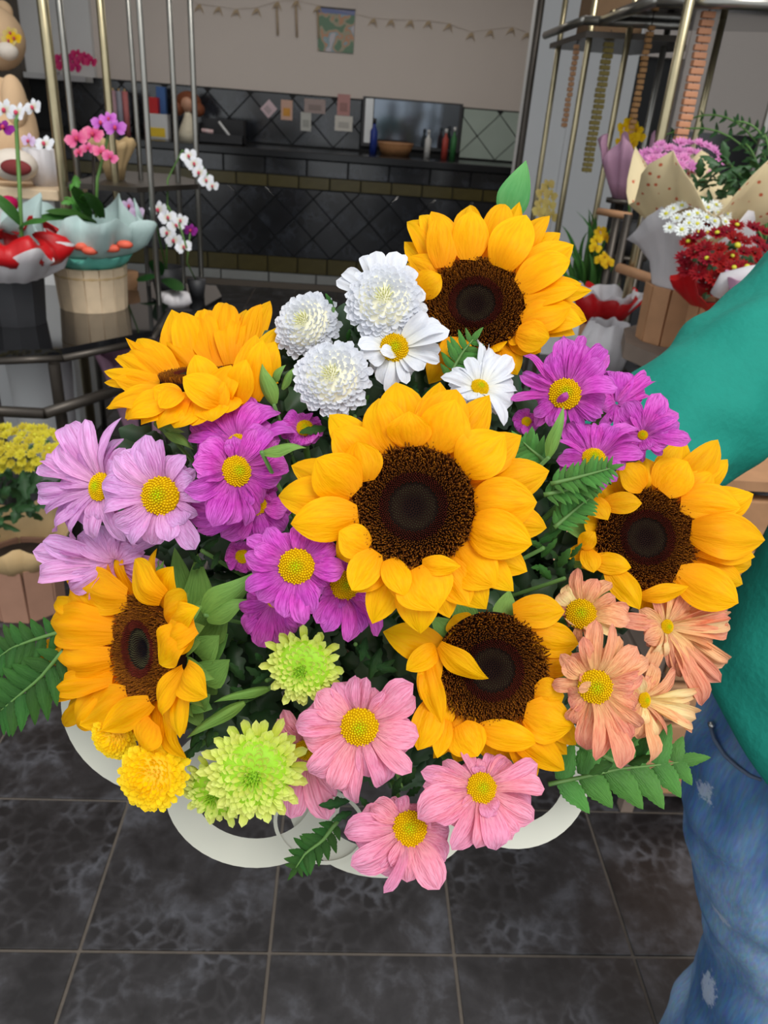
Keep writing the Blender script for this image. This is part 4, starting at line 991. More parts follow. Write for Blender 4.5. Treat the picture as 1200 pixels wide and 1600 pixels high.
pel = [(V(.60,.635,.86),.155,.110),(V(.59,.637,.95),.15,.106),(V(.59,.64,1.02),.13,.10)]
jeans = garment('jeans', [legL, legR, pel], M_denim, person, 44, 44, .011, Vector((1,0,0)), 9, .003, 11)
# front pocket seam and rivet
pk = MB(); pts = [(1108,1128,.855),(1116,1155,.8415),(1132,1180,.825),(1152,1198,.8115),(1172,1212,.8015),(1190,1218,.794)]
pk.tube([P(*p) for p in pts], .0022, 6); pk.build('pocket_seam', plain('stitch', lin(92,106,130), .8), jeans)
rv = MB(); rv.ball(P(1112,1133,.851), .004, 10, 6); rv.build('rivet', plain('rivet_metal', lin(190,190,188), .3, 1.0), jeans)

# ------------------------------------------------------------------ SHOP : racks, shelves, plants behind the bouquet
M_steel = plain('worn_brass_steel', lin(176,164,132), .28, .9, .25, 14)
M_steelg = plain('grey_steel', lin(150,148,142), .3, .9, .2, 14)
M_darkmetal = plain('dark_bronze', lin(70,64,58), .4, .6, .2, 20)
M_bglass = plain('black_glass', lin(22,22,24), .06, 0, .1, 5, coat=.5)
M_woodp = plain('pale_wood', lin(214,190,158), .7, 0, .18, 26, .2)
M_woodt = plain('tan_wood', lin(178,132,94), .65, 0, .2, 22, .2)
M_woodg = plain('weathered_wood', lin(128,112,100), .75, 0, .25, 18, .2)
M_whitep = plain('white_panel', lin(206,206,206), .6, 0, .05, 6)
M_soil = plain('soil', lin(60,46,36), .9, 0, .3, 60)
M_blk = plain('black_pot', lin(40,40,43), .55, 0, .25, 16, .2)
M_mint = plain('mint_tissue', lin(200,222,219), .6, 0, .12, 14, .2, trans=.3)
M_teal = plain('teal_ribbon', lin(104,190,172), .5, 0, .1, 20)
M_redp = plain('red_wrap', lin(200,16,24), .45, 0, .25, 18, .2, trans=.15)
M_whitew = plain('white_wrap', lin(226,222,224), .55, 0, .08, 16, .2, trans=.25)
M_lilacw = plain('lilac_tissue', lin(196,150,176), .6, 0, .15, 14, .2, trans=.25)
M_kraft = plain('kraft_paper', lin(196,166,120), .75, 0, .12, 12, .2)
M_orch = petal_mat('orchid_pink', lin(196,40,110), lin(236,112,160), lin(244,150,180), lin(214,60,120), 6, .4, .25)
M_orcm = petal_mat('orchid_mauve', lin(150,40,160), lin(206,110,208), lin(216,140,220), lin(170,60,170), 6, .4, .25)
M_orcw = petal_mat('orchid_white', lin(222,220,180), lin(238,240,244), lin(240,242,248), lin(214,216,226), 6, .2, .25)
M_orcl = petal_mat('orchid_lilac', lin(190,150,190), lin(214,190,222), lin(226,206,232), lin(180,140,190), 6, .3, .25)
M_orcp = petal_mat('orchid_purple', lin(110,20,100), lin(142,36,140), lin(150,50,150), lin(90,14,90), 6, .4, .25)
M_orcy = petal_mat('orchid_yellow', lin(216,150,10), lin(240,196,20), lin(246,206,40), lin(210,140,10), 6, .4, .25)
M_orcc = petal_mat('orchid_cream', lin(206,180,90), lin(226,204,120), lin(232,214,140), lin(190,150,70), 6, .4, .25)
M_hotp = petal_mat('orchid_hotpink', lin(190,20,90), lin(222,60,130), lin(232,96,150), lin(180,20,90), 6, .4, .25)
M_mred = petal_mat('mum_red', lin(96,4,14), lin(138,10,22), lin(164,22,32), lin(80,0,10), 5, .5, .15)
M_mpin = petal_mat('mum_pinkish', lin(200,110,170), lin(220,140,196), lin(230,160,206), lin(190,90,160), 5, .4, .2)
M_mwhi = petal_mat('mum_white', lin(220,226,190), lin(238,242,240), lin(242,246,246), lin(210,218,216), 5, .2, .2)
M_myel = petal_mat('mum_yellow', lin(176,160,30), lin(206,190,50), lin(216,202,70), lin(150,140,20), 5, .4, .2)
M_eye = plain('mum_eye', lin(196,190,40), .6)
M_fol = plain('plant_foliage', lin(48,84,44), .5, 0, .35, 40, trans=.1)
M_lip = plain('orchid_lip', lin(200,60,90), .5)

def add_uv(m, uvs):
    ul = m.uv_layers.new(name='UVMap')
    for lp in m.loops: ul.data[lp.index].uv = uvs[lp.vertex_index]
    return m
def flower_mesh(name, mat, specs, nu=4, nv=2):
    """flat-ish bloom of unit radius facing +z: specs = (angle, length, width, lift)"""
    vs = []; fs = []; uvs = []
    for (a, L, W, lf) in specs:
        k = len(vs); pr = prof_round(.6,.3,2.2,.55)
        for i in range(nu+1):
            u = i/nu; w = pr(u)
            for j in range(nv+1):
                v = -1+2*j/nv; x = .08+u*L; y = .5*W*w*v; z = lf*u*u + .06*math.sin(math.pi*u) - .08*v*v*w
                vs.append((x*math.cos(a)-y*math.sin(a), x*math.sin(a)+y*math.cos(a), z)); uvs.append((u, j/nv))
        for i in range(nu):
            for j in range(nv): fs.append([k+i*(nv+1)+j, k+(i+1)*(nv+1)+j, k+(i+1)*(nv+1)+j+1, k+i*(nv+1)+j+1])
    return add_uv(new_mesh(name, vs, fs, mat), uvs)
ORC = [(math.radians(90),.9,.6,.05),(math.radians(215),.9,.6,.0),(math.radians(325),.9,.6,.0),(math.radians(10),1.0,1.0,.18),(math.radians(170),1.0,1.0,.18)]
def orchid_mesh(mat): return flower_mesh('bloom', mat, ORC)
def mum_mesh(mat, n=14, seed=0):
    r = random.Random(seed); sp = []
    for k in range(n): sp.append((2*math.pi*k/n + r.uniform(-.1,.1), r.uniform(.82,1), .34, r.uniform(.0,.25)))
    for k in range(n//2): sp.append((2*math.pi*k/(n//2) + .2, r.uniform(.5,.7), .3, r.uniform(.3,.45)))
    return flower_mesh('bloom', mat, sp, 3, 2)
lipm = MB(); lipm.ball((0,-.1,.2), .22, 7, 5, None, (.8,1.1,1)); LIP = lipm.mesh('lip', M_lip)
eyem = MB(); eyem.ball((0,0,.08), .26, 8, 5, None, (1,1,.7)); EYE = eyem.mesh('eye', M_eye)
OM = {k: orchid_mesh(m) for k, m in dict(pink=M_orch, mauve=M_orcm, white=M_orcw, lilac=M_orcl, purple=M_orcp, yellow=M_orcy, cream=M_orcc, hot=M_hotp).items()}
MM = {k: mum_mesh(m, 14, i) for i, (k, m) in enumerate(dict(red=M_mred, pink=M_mpin, white=M_mwhi, yellow=M_myel).items())}

def bloom(parent, mesh, px, py, d, rpx, tx=None, ty=None, sub=LIP, roll=None, subname='lip', name='bloom'):
    rnd = random; n = (-fwd + rgt*(rnd.uniform(-.5,.5) if tx is None else tx) + upv*(rnd.uniform(-.2,.6) if ty is None else ty)).normalized()
    r = rpx*d/F; c = P(px, py, d); x = (rgt - n*rgt.dot(n)).normalized(); x = Matrix.Rotation(rnd.uniform(-.4,.4) if roll is None else roll, 3, n) @ x
    o = put(name, mesh, parent, frame(x, n, c, r, r, r))
    if sub is not None and rpx > 6:
        s = bpy.data.objects.new(subname, sub); link(s, o)
    return o
def curve_tube(name, pts, rad, mat, parent, n=6):
    W = [Vector(p) for p in pts]; m = MB(); m.tube(W, rad, n); return m.build(name, mat, parent)
def wrap(name, mat, parent, c, prof, ruf=.15, pts=0, n=56, seed=0, ptamp=.0, thick=.0015):
    """wrapping paper: ruffled flaring sleeve; pts gives pointed sheet corners at the rim"""
    r = random.Random(seed); ph = [r.uniform(0, 6.28) for _ in range(6)]; K = len(prof)-1
    m = MB(); vs = []
    for i, (rr, z) in enumerate(prof):
        t = i/K
        for k in range(n):
            a = 2*math.pi*k/n
            f = 1 + ruf*t*(math.sin(7*a+ph[0]) * .5 + math.sin(13*a+ph[1]+2*t)*.35 + math.sin(3*a+ph[2])*.4)
            f += ruf*t*.5*noise.noise(Vector((math.cos(a)*3.1+seed, math.sin(a)*3.1, z*28))) 
            zz_ = z + ruf*t*t*.35*rr*(math.sin(5*a+ph[3]) + math.sin(9*a+ph[4]))
            if pts: zz_ += ptamp*t*t*(abs(((a+ph[5])*pts/(2*math.pi)) % 1 - .5)*2 - .4)
            vs.append((rr*f*math.cos(a), rr*f*math.sin(a), zz_))
    fs = [[i*n+k, i*n+(k+1) % n, (i+1)*n+(k+1) % n, (i+1)*n+k] for i in range(K) for k in range(n)]
    m.add(vs, fs); o = m.build(name, mat, parent, T(Vector(c)))
    sm = o.modifiers.new('t', 'SOLIDIFY'); sm.thickness = thick; return o
def slat_pot(parent, c, r, h, n, mat, taper=.92):
    """pot of upright wooden slats: each slat its own piece"""
    c = Vector(c); inner = MB(); inner.lathe([(r*.9*taper,.002),(r*.92,h*.93),(.01,h*.93)], n=20); inner.build('liner', M_soil, parent, T(c))
    w = 2*math.pi*r/n*.97; m = MB(); m.box((-.006,-w/2,0), (.006,w/2,h), .002); me = m.mesh('slat', mat, False)
    for k in range(n):
        a = 2*math.pi*k/n
        M = T(c) @ Matrix.Rotation(a, 4, 'Z') @ T(Vector((r*taper,0,0))) @ Matrix.Rotation(math.atan((1-taper)*r/h), 4, 'Y')
        put('slat', me, parent, M)
def foliage(parent, cen, rad, n, sz, mat=None, seed=0, name='foliage'):
    r = random.Random(seed); m = MB()
    for _ in range(n):
        v = Vector((r.gauss(0,1), r.gauss(0,1), r.gauss(0,1))).normalized()*r.uniform(.3,1); c = Vector(cen) + Vector((v.x*rad[0], v.y*rad[1], v.z*rad[2]))
        x = Vector((r.uniform(-1,1), r.uniform(-1,1), r.uniform(-.6,1))); z = Vector((r.uniform(-.7,.7), r.uniform(-1,.3), 1))
        M = frame(x, z, c, sz*r.uniform(.7,1.3), sz*.45, sz)
        m.add([M @ v2 for v2 in lvv], lvf)
    o = m.build(name, mat or M_fol, parent); o['kind'] = 'stuff'; return o
def mum_plant_blooms(parent, key, cx, cy, rx, ry, d, n, rpx, depth=.10, seed=0, topdown=True, eyes=1.0):
    r = random.Random(seed); pts = []; tries = 0
    while len(pts) < n and tries < 4000:
        tries += 1; x, y = r.uniform(-1,1), r.uniform(-1,1)
        if x*x+y*y > 1: continue
        q = (cx+x*rx, cy+y*ry)
        if all((q[0]-p[0])**2+(q[1]-p[1])**2 > (rpx*1.05)**2 for p in pts):
            pts.append(q); dd = d - depth*math.sqrt(max(0,1-x*x-y*y)) + (.0 if not topdown else -.05*y)
            bloom(parent, MM[key], q[0], q[1], dd, rpx*r.uniform(.85,1.15), x*.6, .45-.3*y, EYE if r.random() < eyes else None, r.uniform(0,3), 'eye')
def post(parent, x, y, r, mat, z0=0.0, z1=2.6):
    m = MB(); m.lathe([(r,0),(r,z1-z0)], n=14, cap1=True); return m.build('post', mat, parent, T(Vector((x, y, z0))))
def rail(parent, a, b, r, mat, name='rail'):
    m = MB(); m.tube([Vector(a), Vector(b)], r, 8); return m.build(name, mat, parent)
def plate(name, pts, z, th, mat, parent):
    n = len(pts); vs = [(p[0],p[1],z) for p in pts]+[(p[0],p[1],z+th) for p in pts]
    fs = [list(range(n))[::-1], [n+k for k in range(n)]] + [[k,(k+1)%n,n+(k+1)%n,n+k] for k in range(n)]
    return put(name, new_mesh(name, vs, fs, mat, False), parent)

# ---- left: tall rack behind the table
rk = thing('metal_rack', 'tall brass-steel display rack behind the pots at the left', 'rack', (-.85,3.1,0))
for (px, d, w, mt) in [(66,2.75,18,M_steel),(92,3.0,11,M_steelg),(156,2.85,13,M_steel),(200,3.0,8,M_steelg),(217,2.5,10,M_steelg),(264,3.0,9,M_steelg),(297,3.0,9,M_steelg)]:
    p = P(px, 0, d); post(rk, p.x, p.y, w*d/F/2, mt)
p1, p2 = P(92,0,2.75), P(200,0,3.0)
plate('shelf', [(-1.12,3.3),(-.85,3.3),(-.62,3.68),(-.85,4.0),(-1.12,4.0)], 1.15, .02, M_darkmetal, rk)
plate('shelf', [(-1.0,3.05),(-.62,3.2),(-.56,3.5),(-.62,3.72),(-1.0,3.72)], .70, .02, M_bglass, rk)
# ---- left: dark glass table
tb = thing('glass_table', 'polygonal black glass display table with steel frame at the left', 'table', (-1.1,2.75,0))
hexp = [(-1.7,2.25),(-1.05,2.31),(-.88,2.37),(-.665,2.64),(-.69,3.02),(-.86,3.24),(-1.7,3.24)]
plate('tabletop', hexp, .76, .02, M_bglass, tb)
for i in range(len(hexp)):
    a, b = hexp[i], hexp[(i+1) % len(hexp)]
    rail(tb, (a[0],a[1],.748), (b[0],b[1],.748), .012, M_darkmetal, 'rim')
low = [(-1.5,2.22),(-.90,2.22),(-.73,2.5),(-.70,2.85)]
for a, b in zip(low[:-1], low[1:]): rail(tb, (a[0],a[1],.62), (b[0],b[1],.62), .018, M_darkmetal, 'lower_rail')
for (x, y, r) in [(-1.13,2.40,.022),(-.885,2.31,.018),(-.76,2.78,.016),(-.70,2.64,.012),(-1.5,3.1,.018)]:
    m = MB(); m.lathe([(r,0),(r,.75)], n=12); m.build('leg', M_darkmetal if r != .022 else M_steelg, tb, T(Vector((x, y, 0))))
# ---- red-and-white wrapped orchid in black pot
c = Vector((-1.115,2.66,.78)); o1 = thing('potted_orchid', 'orchid in a black pot with red and white ruffled wrapping on the glass table', 'plant', c, 'potted orchids at the left')
pm = MB(); pm.lathe([(.088,0),(.10,.15),(.095,.15),(.09,.13),(.01,.13)], n=10); pm.build('pot', M_blk, o1, T(c), smooth=False)
wrap('wrapping', M_whitew, o1, c+Vector((0,0,.13)), [(.075,0),(.10,.02),(.15,.05),(.175,.09),(.185,.12)], .30, 6, seed=1, ptamp=.05, n=90)
wrap('wrapping_edge', M_redp, o1, c+Vector((0,0,.205)), [(.165,0),(.185,.02),(.19,.045),(.165,.075),(.14,.08)], .30, 6, seed=1, ptamp=.04, n=90)
rb = MB(); rb.lathe([(.082,.125),(.088,.14),(.082,.155)], n=20, cap0=False); rb.build('ribbon', M_redp, o1, T(c))
curve_tube('flower_stem', [P(34,370,2.45), P(30,280,2.45), P(25,190,2.43), P(30,178,2.42)], .007, M_stem, o1)
for (x, y, r, k) in [(8,172,18,'white'),(28,176,17,'white'),(52,168,15,'white'),(5,200,17,'purple'),(70,225,16,'white'),(45,220,12,'lilac')]: bloom(o1, OM[k], x, y, 2.42, r)
for (bx, by, tx, ty) in [(34,350,-15,300),(30,355,75,345)]:
    A, B = P(bx,by,2.45), P(tx,ty,2.4); petal(o1, sheet('leaf', M_leaf, 8, 4, prof_round(.5,.4), .12, .06), A, B, .05, -fwd+upv, 0, 'leaf')
bm_ = MB(); bm_.ball(P(14,318,2.5), .028, 10, 6, None, (1.1,1,.9)); bm_.build('bud', M_hotp, o1)
# ---- mint wrapped orchid in pale slat basket
c = Vector((-.945,2.93,.78)); o2 = thing('potted_orchid', 'pink orchid in pale wooden slat basket with mint tissue wrapping', 'plant', c, 'potted orchids at the left')
slat_pot(o2, c, .122, .155, 15, M_woodp)
tw = MB(); tw.lathe([(.124,.115),(.13,.122),(.124,.13)], n=30, cap0=False); tw.build('twine', M_kraft, o2, T(c))
wrap('ribbon', M_teal, o2, c+Vector((0,0,.14)), [(.10,0),(.13,.03),(.15,.06)], .15, seed=2)
wrap('wrapping', M_mint, o2, c+Vector((0,0,.19)), [(.12,0),(.165,.02),(.20,.05),(.215,.09),(.225,.13)], .30, 7, seed=7, ptamp=.06, n=90)
for (x, y) in [(125,385),(140,392),(195,382),(175,388)]:
    b_ = MB(); b_.ball(P(x,y,2.60), .018, 8, 5, None, (1.6,1,.8)); b_.build('print_motif', plain('orange_print', lin(222,96,70), .6), o2)
curve_tube('flower_stem', [P(150,340,2.8), P(152,280,2.75), P(165,230,2.72), P(170,205,2.7)], .006, M_stem, o2)
curve_tube('support_stick', [P(147,335,2.82), P(146,240,2.8)], .007, M_darkmetal, o2)
for (x, y, r, k, t) in [(120,217,18,'pink',0),(146,210,17,'pink',0),(158,192,15,'mauve',0),(180,200,17,'mauve',.2),(170,186,13,'mauve',0),(158,238,13,'pink',.3),(124,238,11,'pink',-.5),(172,246,12,'pink',.4),(138,232,11,'pink',0)]: bloom(o2, OM[k], x, y, 2.68, r, t, .1)
for (bx, by, tx, ty, w) in [(150,345,50,342,.05),(140,340,115,290,.05),(150,345,70,330,.05),(160,340,135,300,.05)]:
    A, B = P(bx,by,2.8), P(tx,ty,2.65); petal(o2, sheet('leaf', M_leaf, 8, 4, prof_round(.5,.4), .12, .06), A, B, w, -fwd+upv*.6, 0, 'leaf')
foliage(o2, P(128,318,2.78), (.05,.04,.07), 14, .07, plain('fresh_green', lin(84,150,60), .5, 0, .2, 30, trans=.2), 3)
# ---- white moth orchid behind the table
c = Vector((-.78,3.42,.72)); o3 = thing('potted_orchid', 'white moth orchid with two arching sprays right of the basket', 'plant', c, 'potted orchids at the left')
pm = MB(); pm.lathe([(.05,0),(.07,.13),(.064,.13),(.06,.11),(.01,.11)], n=16); pm.build('pot', M_blk, o3, T(c))
curve_tube('flower_stem', [c+Vector((0,0,.11)), P(240,330,3.15), P(262,322,3.12), P(280,350,3.1), P(292,388,3.1)], .004, M_stem, o3)
curve_tube('flower_stem', [c+Vector((0,0,.11)), P(262,280,3.2), P(285,235,3.18), P(310,250,3.15), P(334,290,3.12)], .004, M_stem, o3)
for (x, y, r) in [(295,244,13),(303,256,13),(312,270,13),(322,282,12),(332,291,10),(248,328,15),(262,340,14),(275,352,14),(262,364,13),(272,376,14),(287,386,13),(282,345,12)]: bloom(o3, OM['white'], x, y, 3.1, r, random.uniform(-.3,.3), .0)
for (bx, by, tx, ty) in [(250,430,215,440),(255,435,285,455),(250,430,240,405)]:
    A, B = P(bx,by,3.2), P(tx,ty,3.1); petal(o3, sheet('leaf', M_leafd, 8, 4, prof_round(.5,.4), .12, .06), A, B, .06, -fwd+upv, 0, 'leaf')
o3b = thing('potted_orchid', 'lilac orchid peeking out behind the mint wrapping', 'plant', Vector((-.93,3.3,.72)), 'potted orchids at the left')
pm = MB(); pm.lathe([(.045,0),(.06,.12),(.01,.12)], n=14); pm.build('pot', M_woodt, o3b, T(Vector((-.93,3.3,.72))))
curve_tube('flower_stem', [Vector((-.93,3.3,.83)), P(205,380,3.1), P(205,340,3.05)], .004, M_stem, o3b)
for (x, y, r) in [(188,330,12),(202,322,13),(214,332,12),(193,345,10),(208,344,11)]: bloom(o3b, OM['lilac'], x, y, 3.0, r, 0, 0)
o3c = thing('potted_orchid', 'single small purple orchid bloom right of the white sprays', 'plant', Vector((-.66,3.45,.72)), 'potted orchids at the left')
pm = MB(); pm.lathe([(.03,0),(.042,.08),(.01,.08)], n=14); pm.build('pot', M_blk, o3c, T(Vector((-.66,3.45,.72))))
curve_tube('flower_stem', [Vector((-.66,3.45,.79)), P(292,410,3.2), P(297,364,3.15)], .003, M_stem, o3c)
bloom(o3c, OM['purple'], 298, 360, 3.15, 11, 0, 0)
wt = thing('wrapped_bundle', 'white paper bundle on the glass shelf below the white orchid sprays', 'wrap', Vector((-.72,3.3,.72)))
wrap('paper', M_whitew, wt, Vector((-.72,3.27,.72)), [(.05,0),(.07,.02),(.06,.05),(.02,.06)], .2, seed=9)
# ---- cream plush on a stool
st = thing('stool', 'white stool with wooden top under the cream plush', 'stool', (-1.42,3.55,0))
slab('seat', (-1.68,3.36,1.09), (-1.18,3.74,1.13), M_woodp, st, .006); slab('body', (-1.65,3.39,0), (-1.21,3.70,1.09), M_whitep, st, .01)
pl = thing('plush_bear', 'cream plush bear with a flower on its ear at the left edge', 'plush toy', (-1.45,3.55,1.13))
M_plush = plain('cream_plush', lin(226,190,150), .95, 0, .08, 60, .4); M_plush2 = plain('white_plush', lin(230,218,204), .95, 0, .06, 60, .4)
def blob(name, px, py, d, rpx, sc, mat, parent):
    m = MB(); m.ball((0,0,0), 1, 18, 12); r = rpx*d/F
    return m.build(name, mat, parent, T(P(px,py,d)) @ Matrix.Diagonal((r*sc[0], r*sc[1], r*sc[2], 1)))
blob('body', 8, 205, 3.2, 50, (1,.8,1.5), M_plush, pl); blob('head', -5, 60, 3.2, 42, (1,.9,1.05), M_plush, pl); blob('ear', 5, 18, 3.22, 15, (1,.6,1), M_plush, pl)
blob('arm', 22, 160, 3.1, 24, (.8,.8,1.6), M_plush, pl); blob('foot', 22, 258, 3.06, 32, (1.1,1.0,.75), M_plush2, pl); blob('foot_pad', 25, 262, 2.98, 20, (1.2,.4,.6), plain('red_trim', lin(120,40,40), .8), pl)
for (x, y) in [(16,52),(22,60),(14,64)]: bloom(pl, OM['cream'] if x < 20 else OM['yellow'], x, y, 3.08, 11, .2, 0)
blob('muzzle', 12, 80, 3.1, 16, (1,.8,.8), M_plush2, pl)
pb = thing('paper_bag', 'pale lilac paper package standing behind the cream plush', 'bag', Vector((-1.28,3.5,1.13)))
wrap('paper', M_whitew, pb, Vector((-1.28,3.52,1.13)), [(.05,0),(.06,.06),(.07,.14)], .12, seed=12)
# ---- pots on the rack shelf
kp = thing('kraft_bouquet', 'kraft paper cone wrapped bundle on the rack shelf behind the pink orchid', 'wrap', Vector((-1.0,3.55,1.17)))
wrap('paper', M_kraft, kp, Vector((-1.0,3.55,1.17)), [(.035,0),(.05,.06),(.08,.12),(.09,.15)], .12, 4, seed=3, ptamp=.02)
foliage(kp, Vector((-1.0,3.55,1.30)), (.05,.05,.03), 10, .06, None, 5)
# ---- hot pink orchid on the wall ledge
ws = thing('wall_ledge', 'small white ledge on the back wall carrying hot pink orchids', 'shelf', (-2.7,8.1,1.56))
slab('board', (-3.0,8.02,1.555), (-2.45,8.24,1.60), M_whitep, ws)
hp = thing('potted_orchid', 'hot pink orchid far away on the white wall ledge', 'plant', Vector((-2.75,8.12,1.6)))
pm = MB(); pm.lathe([(.04,0),(.06,.07),(.01,.07)], n=14); pm.build('pot', M_whitep, hp, T(Vector((-2.75,8.12,1.6))))
curve_tube('flower_stem', [Vector((-2.75,8.12,1.66)), P(110,98,6.75), P(135,92,6.75)], .006, M_stem, hp)
for (x, y) in [(86,100),(95,92),(104,90),(113,96),(108,104),(120,86),(126,96),(132,90),(142,97),(118,106),(98,103)]: bloom(hp, OM['hot'], x, y, 6.72, 10, 0, 0, None)
# ---- yellow mums in a box at the floor, left
c = Vector((-.99,2.10,0)); ym = thing('potted_chrysanthemum', 'yellow mums wrapped in kraft paper in a clay-coloured box on the floor at left', 'plant', c)
slat_pot(ym, c, .105, .19, 8, plain('clay_wood', lin(150,112,92), .75, 0, .15, 20), .95)
wrap('wrapping', M_kraft, ym, c+Vector((0,0,.16)), [(.10,0),(.13,.05),(.17,.12)], .14, seed=6)
foliage(ym, c+Vector((0,0,.40)), (.17,.13,.14), 60, .08, M_fol, 7)
mum_plant_blooms(ym, 'yellow', 28, 700, 92, 34, 2.12, 60, 10, .12, 3, eyes=.3)
bk = thing('bucket', 'tall white bucket under the glass table', 'bucket', (-1.2,2.98,0))
m = MB(); m.lathe([(.095,0),(.125,.60),(.118,.60),(.11,.5),(.01,.5)], n=28); m.build('body', M_whitep, bk, T(Vector((-1.2,2.98,0))))
m = MB(); m.lathe([(.125,.585),(.132,.592),(.125,.6)], n=28, cap0=False); m.build('rim', M_whitep, bk, T(Vector((-1.2,2.98,0))))
lw = thing('wrapped_bundle', 'pink and white tissue bundle standing under the glass table corner', 'wrap', Vector((-.80,2.95,.0)))
wrap('paper', M_lilacw, lw, Vector((-.80,2.92,.0)), [(.06,0),(.07,.3),(.12,.52),(.15,.62)], .2, 5, seed=15, ptamp=.1)

# ---- right: tall rack with glass shelves
rr = thing('metal_rack', 'tall brass-steel display rack with high shelves at the right', 'rack', (1.0,3.1,0))
for (px, py, d, w, mt) in [(846,0,3.2,12,M_darkmetal),(884,0,3.2,9,M_steel),(931,0,2.8,10,M_steel),(988,25,2.75,10,M_steel),(1046,32,2.9,10,M_steelg),(1078,0,2.2,16,M_steel),(1127,41,2.6,11,M_steel),(1199,188,2.4,12,M_steelg)]:
    p = P(px, py, d); post(rr, p.x, p.y, w*d/F/2, mt)
plate('shelf', [(.90,2.70),(1.25,2.55),(1.6,2.75),(1.6,3.2),(1.2,3.45),(.9,3.25)], 1.86, .02, M_bglass, rr)
plate('shelf', [(.84,3.30),(1.15,3.2),(1.3,3.5),(1.2,3.9),(.84,3.9)], 1.80, .02, M_darkmetal, rr)
for a, b in [((.88,2.68),(1.26,2.53)),((1.26,2.53),(1.62,2.73)),((.88,2.68),(.88,3.28)),((.82,3.28),(1.16,3.18)),((.82,3.28),(.82,3.92))]:
    rail(rr, (a[0],a[1],1.85), (b[0],b[1],1.85), .016, M_steelg, 'rim')
bx = thing('cardboard_box', 'brown cardboard box on the high rack shelf', 'box', (.98,3.5,1.82)); slab('body', (.88,3.40,1.82), (1.08,3.62,2.05), plain('cardboard', lin(120,92,64), .8), bx, .004)
slab('flap', (.88,3.385,1.99), (1.08,3.40,2.05), plain('cardboard', lin(120,92,64), .8), bx)
# hanging chains of wooden pieces
def chain(label, a, b, d, w, n, mat):
    A, B = P(*a, d), P(*b, d); B = Vector((A.x, A.y, B.z)); t = thing('hanging_garland', label, 'garland', A, 'hanging strip garlands')
    L = (A.z-B.z)/n; m = MB(); m.box((-w/2,-.012,-L*.82), (w/2,.012,0), .003); me = m.mesh('piece', mat, False)
    for k in range(n): put('piece', me, t, T(Vector((A.x+random.uniform(-.002,.002), A.y, A.z-k*L))) @ Matrix.Rotation(random.uniform(-.12,.12), 4, 'Z'))
    curve_tube('string', [A+Vector((0,0,.04)), B], .002, M_darkmetal, t)
chain('thin brown garland nearest the pale pier', (902,70), (882,200), 3.0, .020, 16, M_woodt)
chain('olive garland hanging second from the pale pier', (952,66), (915,275), 2.9, .038, 24, plain('olive_bead', lin(140,124,62), .6, 0, .2, 30))
chain('narrow tan garland hanging above the yellow orchid', (1018,40), (982,240), 2.7, .022, 22, plain('tan_bead', lin(176,130,80), .6, 0, .25, 30))
chain('widest copper-coloured garland of stacked wooden pieces', (1108,18), (1065,225), 2.3, .040, 17, plain('copper_bead', lin(196,136,100), .55, 0, .25, 30))
# tall stand with plants
sd = thing('display_stand', 'weathered wooden stand with pale legs under the slat pots at right', 'stand', (1.0,2.2,0))
plate('top', [(.79,2.10),(.84,1.98),(.95,1.84),(1.35,1.78),(1.35,2.42),(1.0,2.42),(.84,2.27)], .93, .045, M_woodg, sd)
for (x, y) in [(.90,2.05),(1.28,1.86),(1.28,2.34),(.98,2.34)]:
    rail(sd, (x, y, .93), (x, y, 0), .022, M_whitep, 'leg')
sd2 = thing('display_shelf', 'bronze shelf frame beside the cream paper bouquet', 'shelf', (.98,2.7,0))
for a in [(982,335),(1010,350)]:
    p = P(*a, 2.6); post(sd2, p.x, p.y, .014, M_darkmetal, 0, p.z)
rail(sd2, P(966,418,2.55), P(1024,438,2.45), .016, M_woodt, 'shelf_rail'); rail(sd2, P(935,330,2.7), P(985,338,2.6), .012, M_woodt, 'shelf_rail')
# mauve mums in cream paper
c = P(1045,528,2.2); c.z = .975; mp = thing('potted_chrysanthemum', 'mauve mums in cream spotted paper, in a tan slat pot', 'plant', c, 'potted mums at the right')
slat_pot(mp, c, .088, .155, 10, M_woodt, .95)
def spotted():
    m, nt, b = base_mat('cream_spotted_paper'); tc = N(nt, 'ShaderNodeTexCoord'); vo = N(nt, 'ShaderNodeTexVoronoi'); vo.inputs['Scale'].default_value = 40
    nt.links.new(tc.outputs['Object'], vo.inputs['Vector']); cr = N(nt, 'ShaderNodeValToRGB'); e = cr.color_ramp.elements
    e[0].position = .16; e[0].color = lin(196,96,60); e[1].position = .22; e[1].color = lin(224,206,164); nt.links.new(vo.outputs['Distance'], cr.inputs['Fac'])
    nt.links.new(cr.outputs['Color'], b.inputs['Base Color']); b.inputs['Roughness'].default_value = .7; add_translucent(nt, b, cr.outputs['Color'], .2); return m
M_spot = spotted()
wrap('wrapping', M_spot, mp, c+Vector((0,0,.12)), [(.06,0),(.07,.06),(.09,.14),(.14,.23),(.20,.29)], .10, 5, seed=21, ptamp=.15)
wrap('inner_wrapping', M_whitew, mp, c+Vector((0,0,.10)), [(.07,0),(.078,.05),(.095,.12),(.13,.17),(.155,.20)], .10, 4, seed=23, ptamp=.12)
foliage(mp, c+Vector((.04,.0,.42)), (.15,.10,.07), 50, .06, M_fol, 8)
mum_plant_blooms(mp, 'pink', 1065, 248, 72, 26, 2.25, 46, 12, .1, 5, eyes=0)
